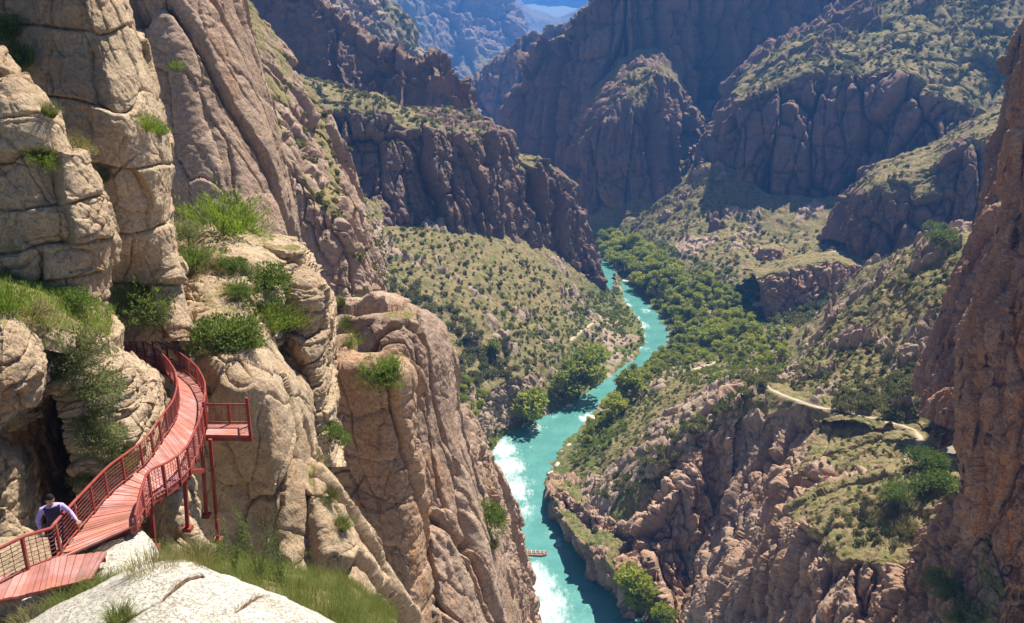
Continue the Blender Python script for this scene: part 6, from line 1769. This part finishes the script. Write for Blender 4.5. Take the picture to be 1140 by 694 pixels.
ST = [stone_mesh(700 + i) for i in range(4)]
for k, (u, v, w, lab) in enumerate(((616, 528, 14, 'pale boulder at the tip of the knoll in the river'), (621, 518, 11, 'pale boulder just upstream of the knoll tip'), (629, 504, 13, 'long pale boulder on the right water edge below the shrub strip'), (634, 496, 9, 'small pale boulder above the long one on the right water edge'),
                                    (658, 465, 12, 'pale boulder beside the white eddy on the right bank'), (634, 452, 9, 'flat pale stone at the foot of the largest bank tree'), (596, 474, 10, 'pale stone under the bright leaning tree'), (757, 377, 8, 'pale stone at the water by the green belt'), (700, 312, 18, 'flat pale stone bar where the river leaves the grove'))):
    p = at_z(u, v, 0.1); o = link('boulder', ST[k % 4]); r = 0.75 * w * dep(p) / FPX / 2
    o.location = p; o.scale = (r, r, r * (0.35 if 'bar' in lab else 0.9)); o.rotation_euler = (0, 0, k * 1.3); tag(o, lab, 'boulder')

# raft with its load
M['raft'] = plain('raft_tubes', (0.32, 0.16, 0.11), 0.6, 0.3, 0.2, 3)
M['canvas'] = plain('pale_canvas', (0.66, 0.6, 0.5), 0.85, 0.15, 0.12, 5)
rp = at_z(596, 617, 0.0)
raft = empty('raft', tuple(rp), R(-4)); tag(raft, 'small loaded raft on the turquoise river by the rapids', 'raft')
Lr, Wr = 3.1, 0.95
th = np.linspace(0, 2 * math.pi, 33)
loop = [(Lr * np.sign(math.cos(a)) * abs(math.cos(a)) ** 0.6, Wr * np.sign(math.sin(a)) * abs(math.sin(a)) ** 0.6, 0.22 + 0.18 * abs(math.cos(a)) ** 6) for a in th]
MB().tube(loop, 0.26, 10).build('tube', M['raft'], raft, True)
MB().hexa([(-Lr + .2, -Wr + .1, .06), (Lr - .2, -Wr + .1, .06), (Lr - .2, Wr - .1, .06), (-Lr + .2, Wr - .1, .06)], [(-Lr + .2, -Wr + .1, .14), (Lr - .2, -Wr + .1, .14), (Lr - .2, Wr - .1, .14), (-Lr + .2, Wr - .1, .14)]).build('floor', M['raft'], raft)
for x in (-1.8, -0.6, 0.6, 1.8):
    MB().tube([(x, -Wr, .3), (x, Wr, .3)], 0.17, 8).build('thwart', M['raft'], raft, True)
SK = bpy.data.meshes.new('sack'); bm = bmesh.new(); bmesh.ops.create_uvsphere(bm, u_segments=14, v_segments=10, radius=1)
for v in bm.verts:
    x, y, z = v.co; v.co = (0.36 * np.sign(x) * abs(x) ** .8, 0.27 * y, 0.30 * np.sign(z) * abs(z) ** .75 + (0.12 * (z > .93)))
bm.to_mesh(SK); bm.free(); SK.materials.append(M['canvas'])
for q in SK.polygons: q.use_smooth = True
for k in range(10):
    x, y = -2.4 + (k % 5) * 1.2, (-0.42 if k < 5 else 0.42)
    o = link('sack', SK); ca, sa = math.cos(R(-4)), math.sin(R(-4))
    o.location = rp + np.array([x * ca - y * sa, x * sa + y * ca, 0.62 + 0.05 * (k % 2)]); o.rotation_euler = (0, 0, k * 1.1)
    tag(o, 'pale sack standing on the small loaded raft', 'sack', 'sacks on the raft')
SKY, SUN, HAZE, EXPO = 0.05, 5.0, 2.4e-4, 1.0
# ------------------------------------------------------------------ air, sky and sun
SUN_AZ, SUN_EL = R(36), R(59)      # azimuth from the view direction toward the right, elevation
# a bright fair weather cloud in the notch of sky, far beyond the ranges
cm = bpy.data.meshes.new('cloud'); bm = bmesh.new()
bmesh.ops.create_icosphere(bm, subdivisions=5, radius=1.0)
CP0 = np.array([v.co for v in bm.verts], dtype=np.float32)
cd = 1 + 0.5 * fbm(CP0 * 1.4, 5, 900) - 0.18 * np.abs(fbm(CP0 * 3.5, 3, 901))
for v, q, d_ in zip(bm.verts, CP0, cd): v.co = q * d_ * np.array([620, 260, 170])
bm.to_mesh(cm); bm.free()
for q in cm.polygons: q.use_smooth = True
cloud = link('cloud', cm, plain('cloud_white', (0.9, 0.9, 0.9), 1.0, 0.0, 0.02, 0.002)); cloud.location = at_y(628, -14, 8000)
tag(cloud, 'white cloud in the gap between the far mountains', kind='structure')
world = bpy.data.worlds.new('World'); scene.world = world; world.use_nodes = True
wt = world.node_tree
sky = wt.nodes.new('ShaderNodeTexSky'); sky.sky_type = 'NISHITA'; sky.sun_disc = False
sky.sun_elevation = SUN_EL; sky.sun_rotation = SUN_AZ; sky.altitude = 1200; sky.dust_density = 1.0
wt.links.new(sky.outputs[0], wt.nodes['Background'].inputs[0]); wt.nodes['Background'].inputs[1].default_value = SKY
sun = bpy.data.lights.new('sun', 'SUN'); sun.energy = SUN; sun.angle = R(0.5); sun.color = (1.0, 0.95, 0.86)
so = bpy.data.objects.new('sun', sun); COL.objects.link(so)
sd = Vector((math.sin(SUN_AZ) * math.cos(SUN_EL), math.cos(SUN_AZ) * math.cos(SUN_EL), math.sin(SUN_EL)))
so.rotation_euler = sd.to_track_quat('Z', 'Y').to_euler(); so.location = (0, 0, 400)
HAZE_TOP = 20 + max(max((o.matrix_world @ Vector(c)).z for c in o.bound_box) for o in scene.objects if o.type == 'MESH' and o.name != 'cloud')
print('HAZE_TOP', HAZE_TOP)
if HAZE:
    me = bpy.data.meshes.new('haze'); bm = bmesh.new()
    bmesh.ops.create_cube(bm, size=1); bm.to_mesh(me); bm.free()
    hz = NT('air'); pv = hz.n('VolumePrincipled'); pv.inputs['Color'].default_value = (0.11, 0.37, 1.0, 1); pv.inputs['Density'].default_value = HAZE
    pv.inputs['Anisotropy'].default_value = 0.2
    hz.l(pv.outputs[0], hz.out.inputs['Volume'])
    ho = link('haze', me, hz.m); ho.scale = (10400, 5800, HAZE_TOP + 8); ho.location = (0, 2300, HAZE_TOP / 2 - 4)
    tag(ho, 'thin blue air filling the canyon', kind='stuff')
vs = scene.view_settings
vs.view_transform = 'Standard'; vs.look = 'None'; vs.gamma = 1.0; vs.exposure = EXPO; vs.use_curve_mapping = False
scene.cycles.use_denoising = True
scene.cycles.max_bounces = 5; scene.cycles.diffuse_bounces = 3; scene.cycles.glossy_bounces = 2; scene.cycles.transmission_bounces = 3
scene.cycles.volume_bounces = 0; scene.cycles.transparent_max_bounces = 8
scene.cycles.sample_clamp_indirect = 6
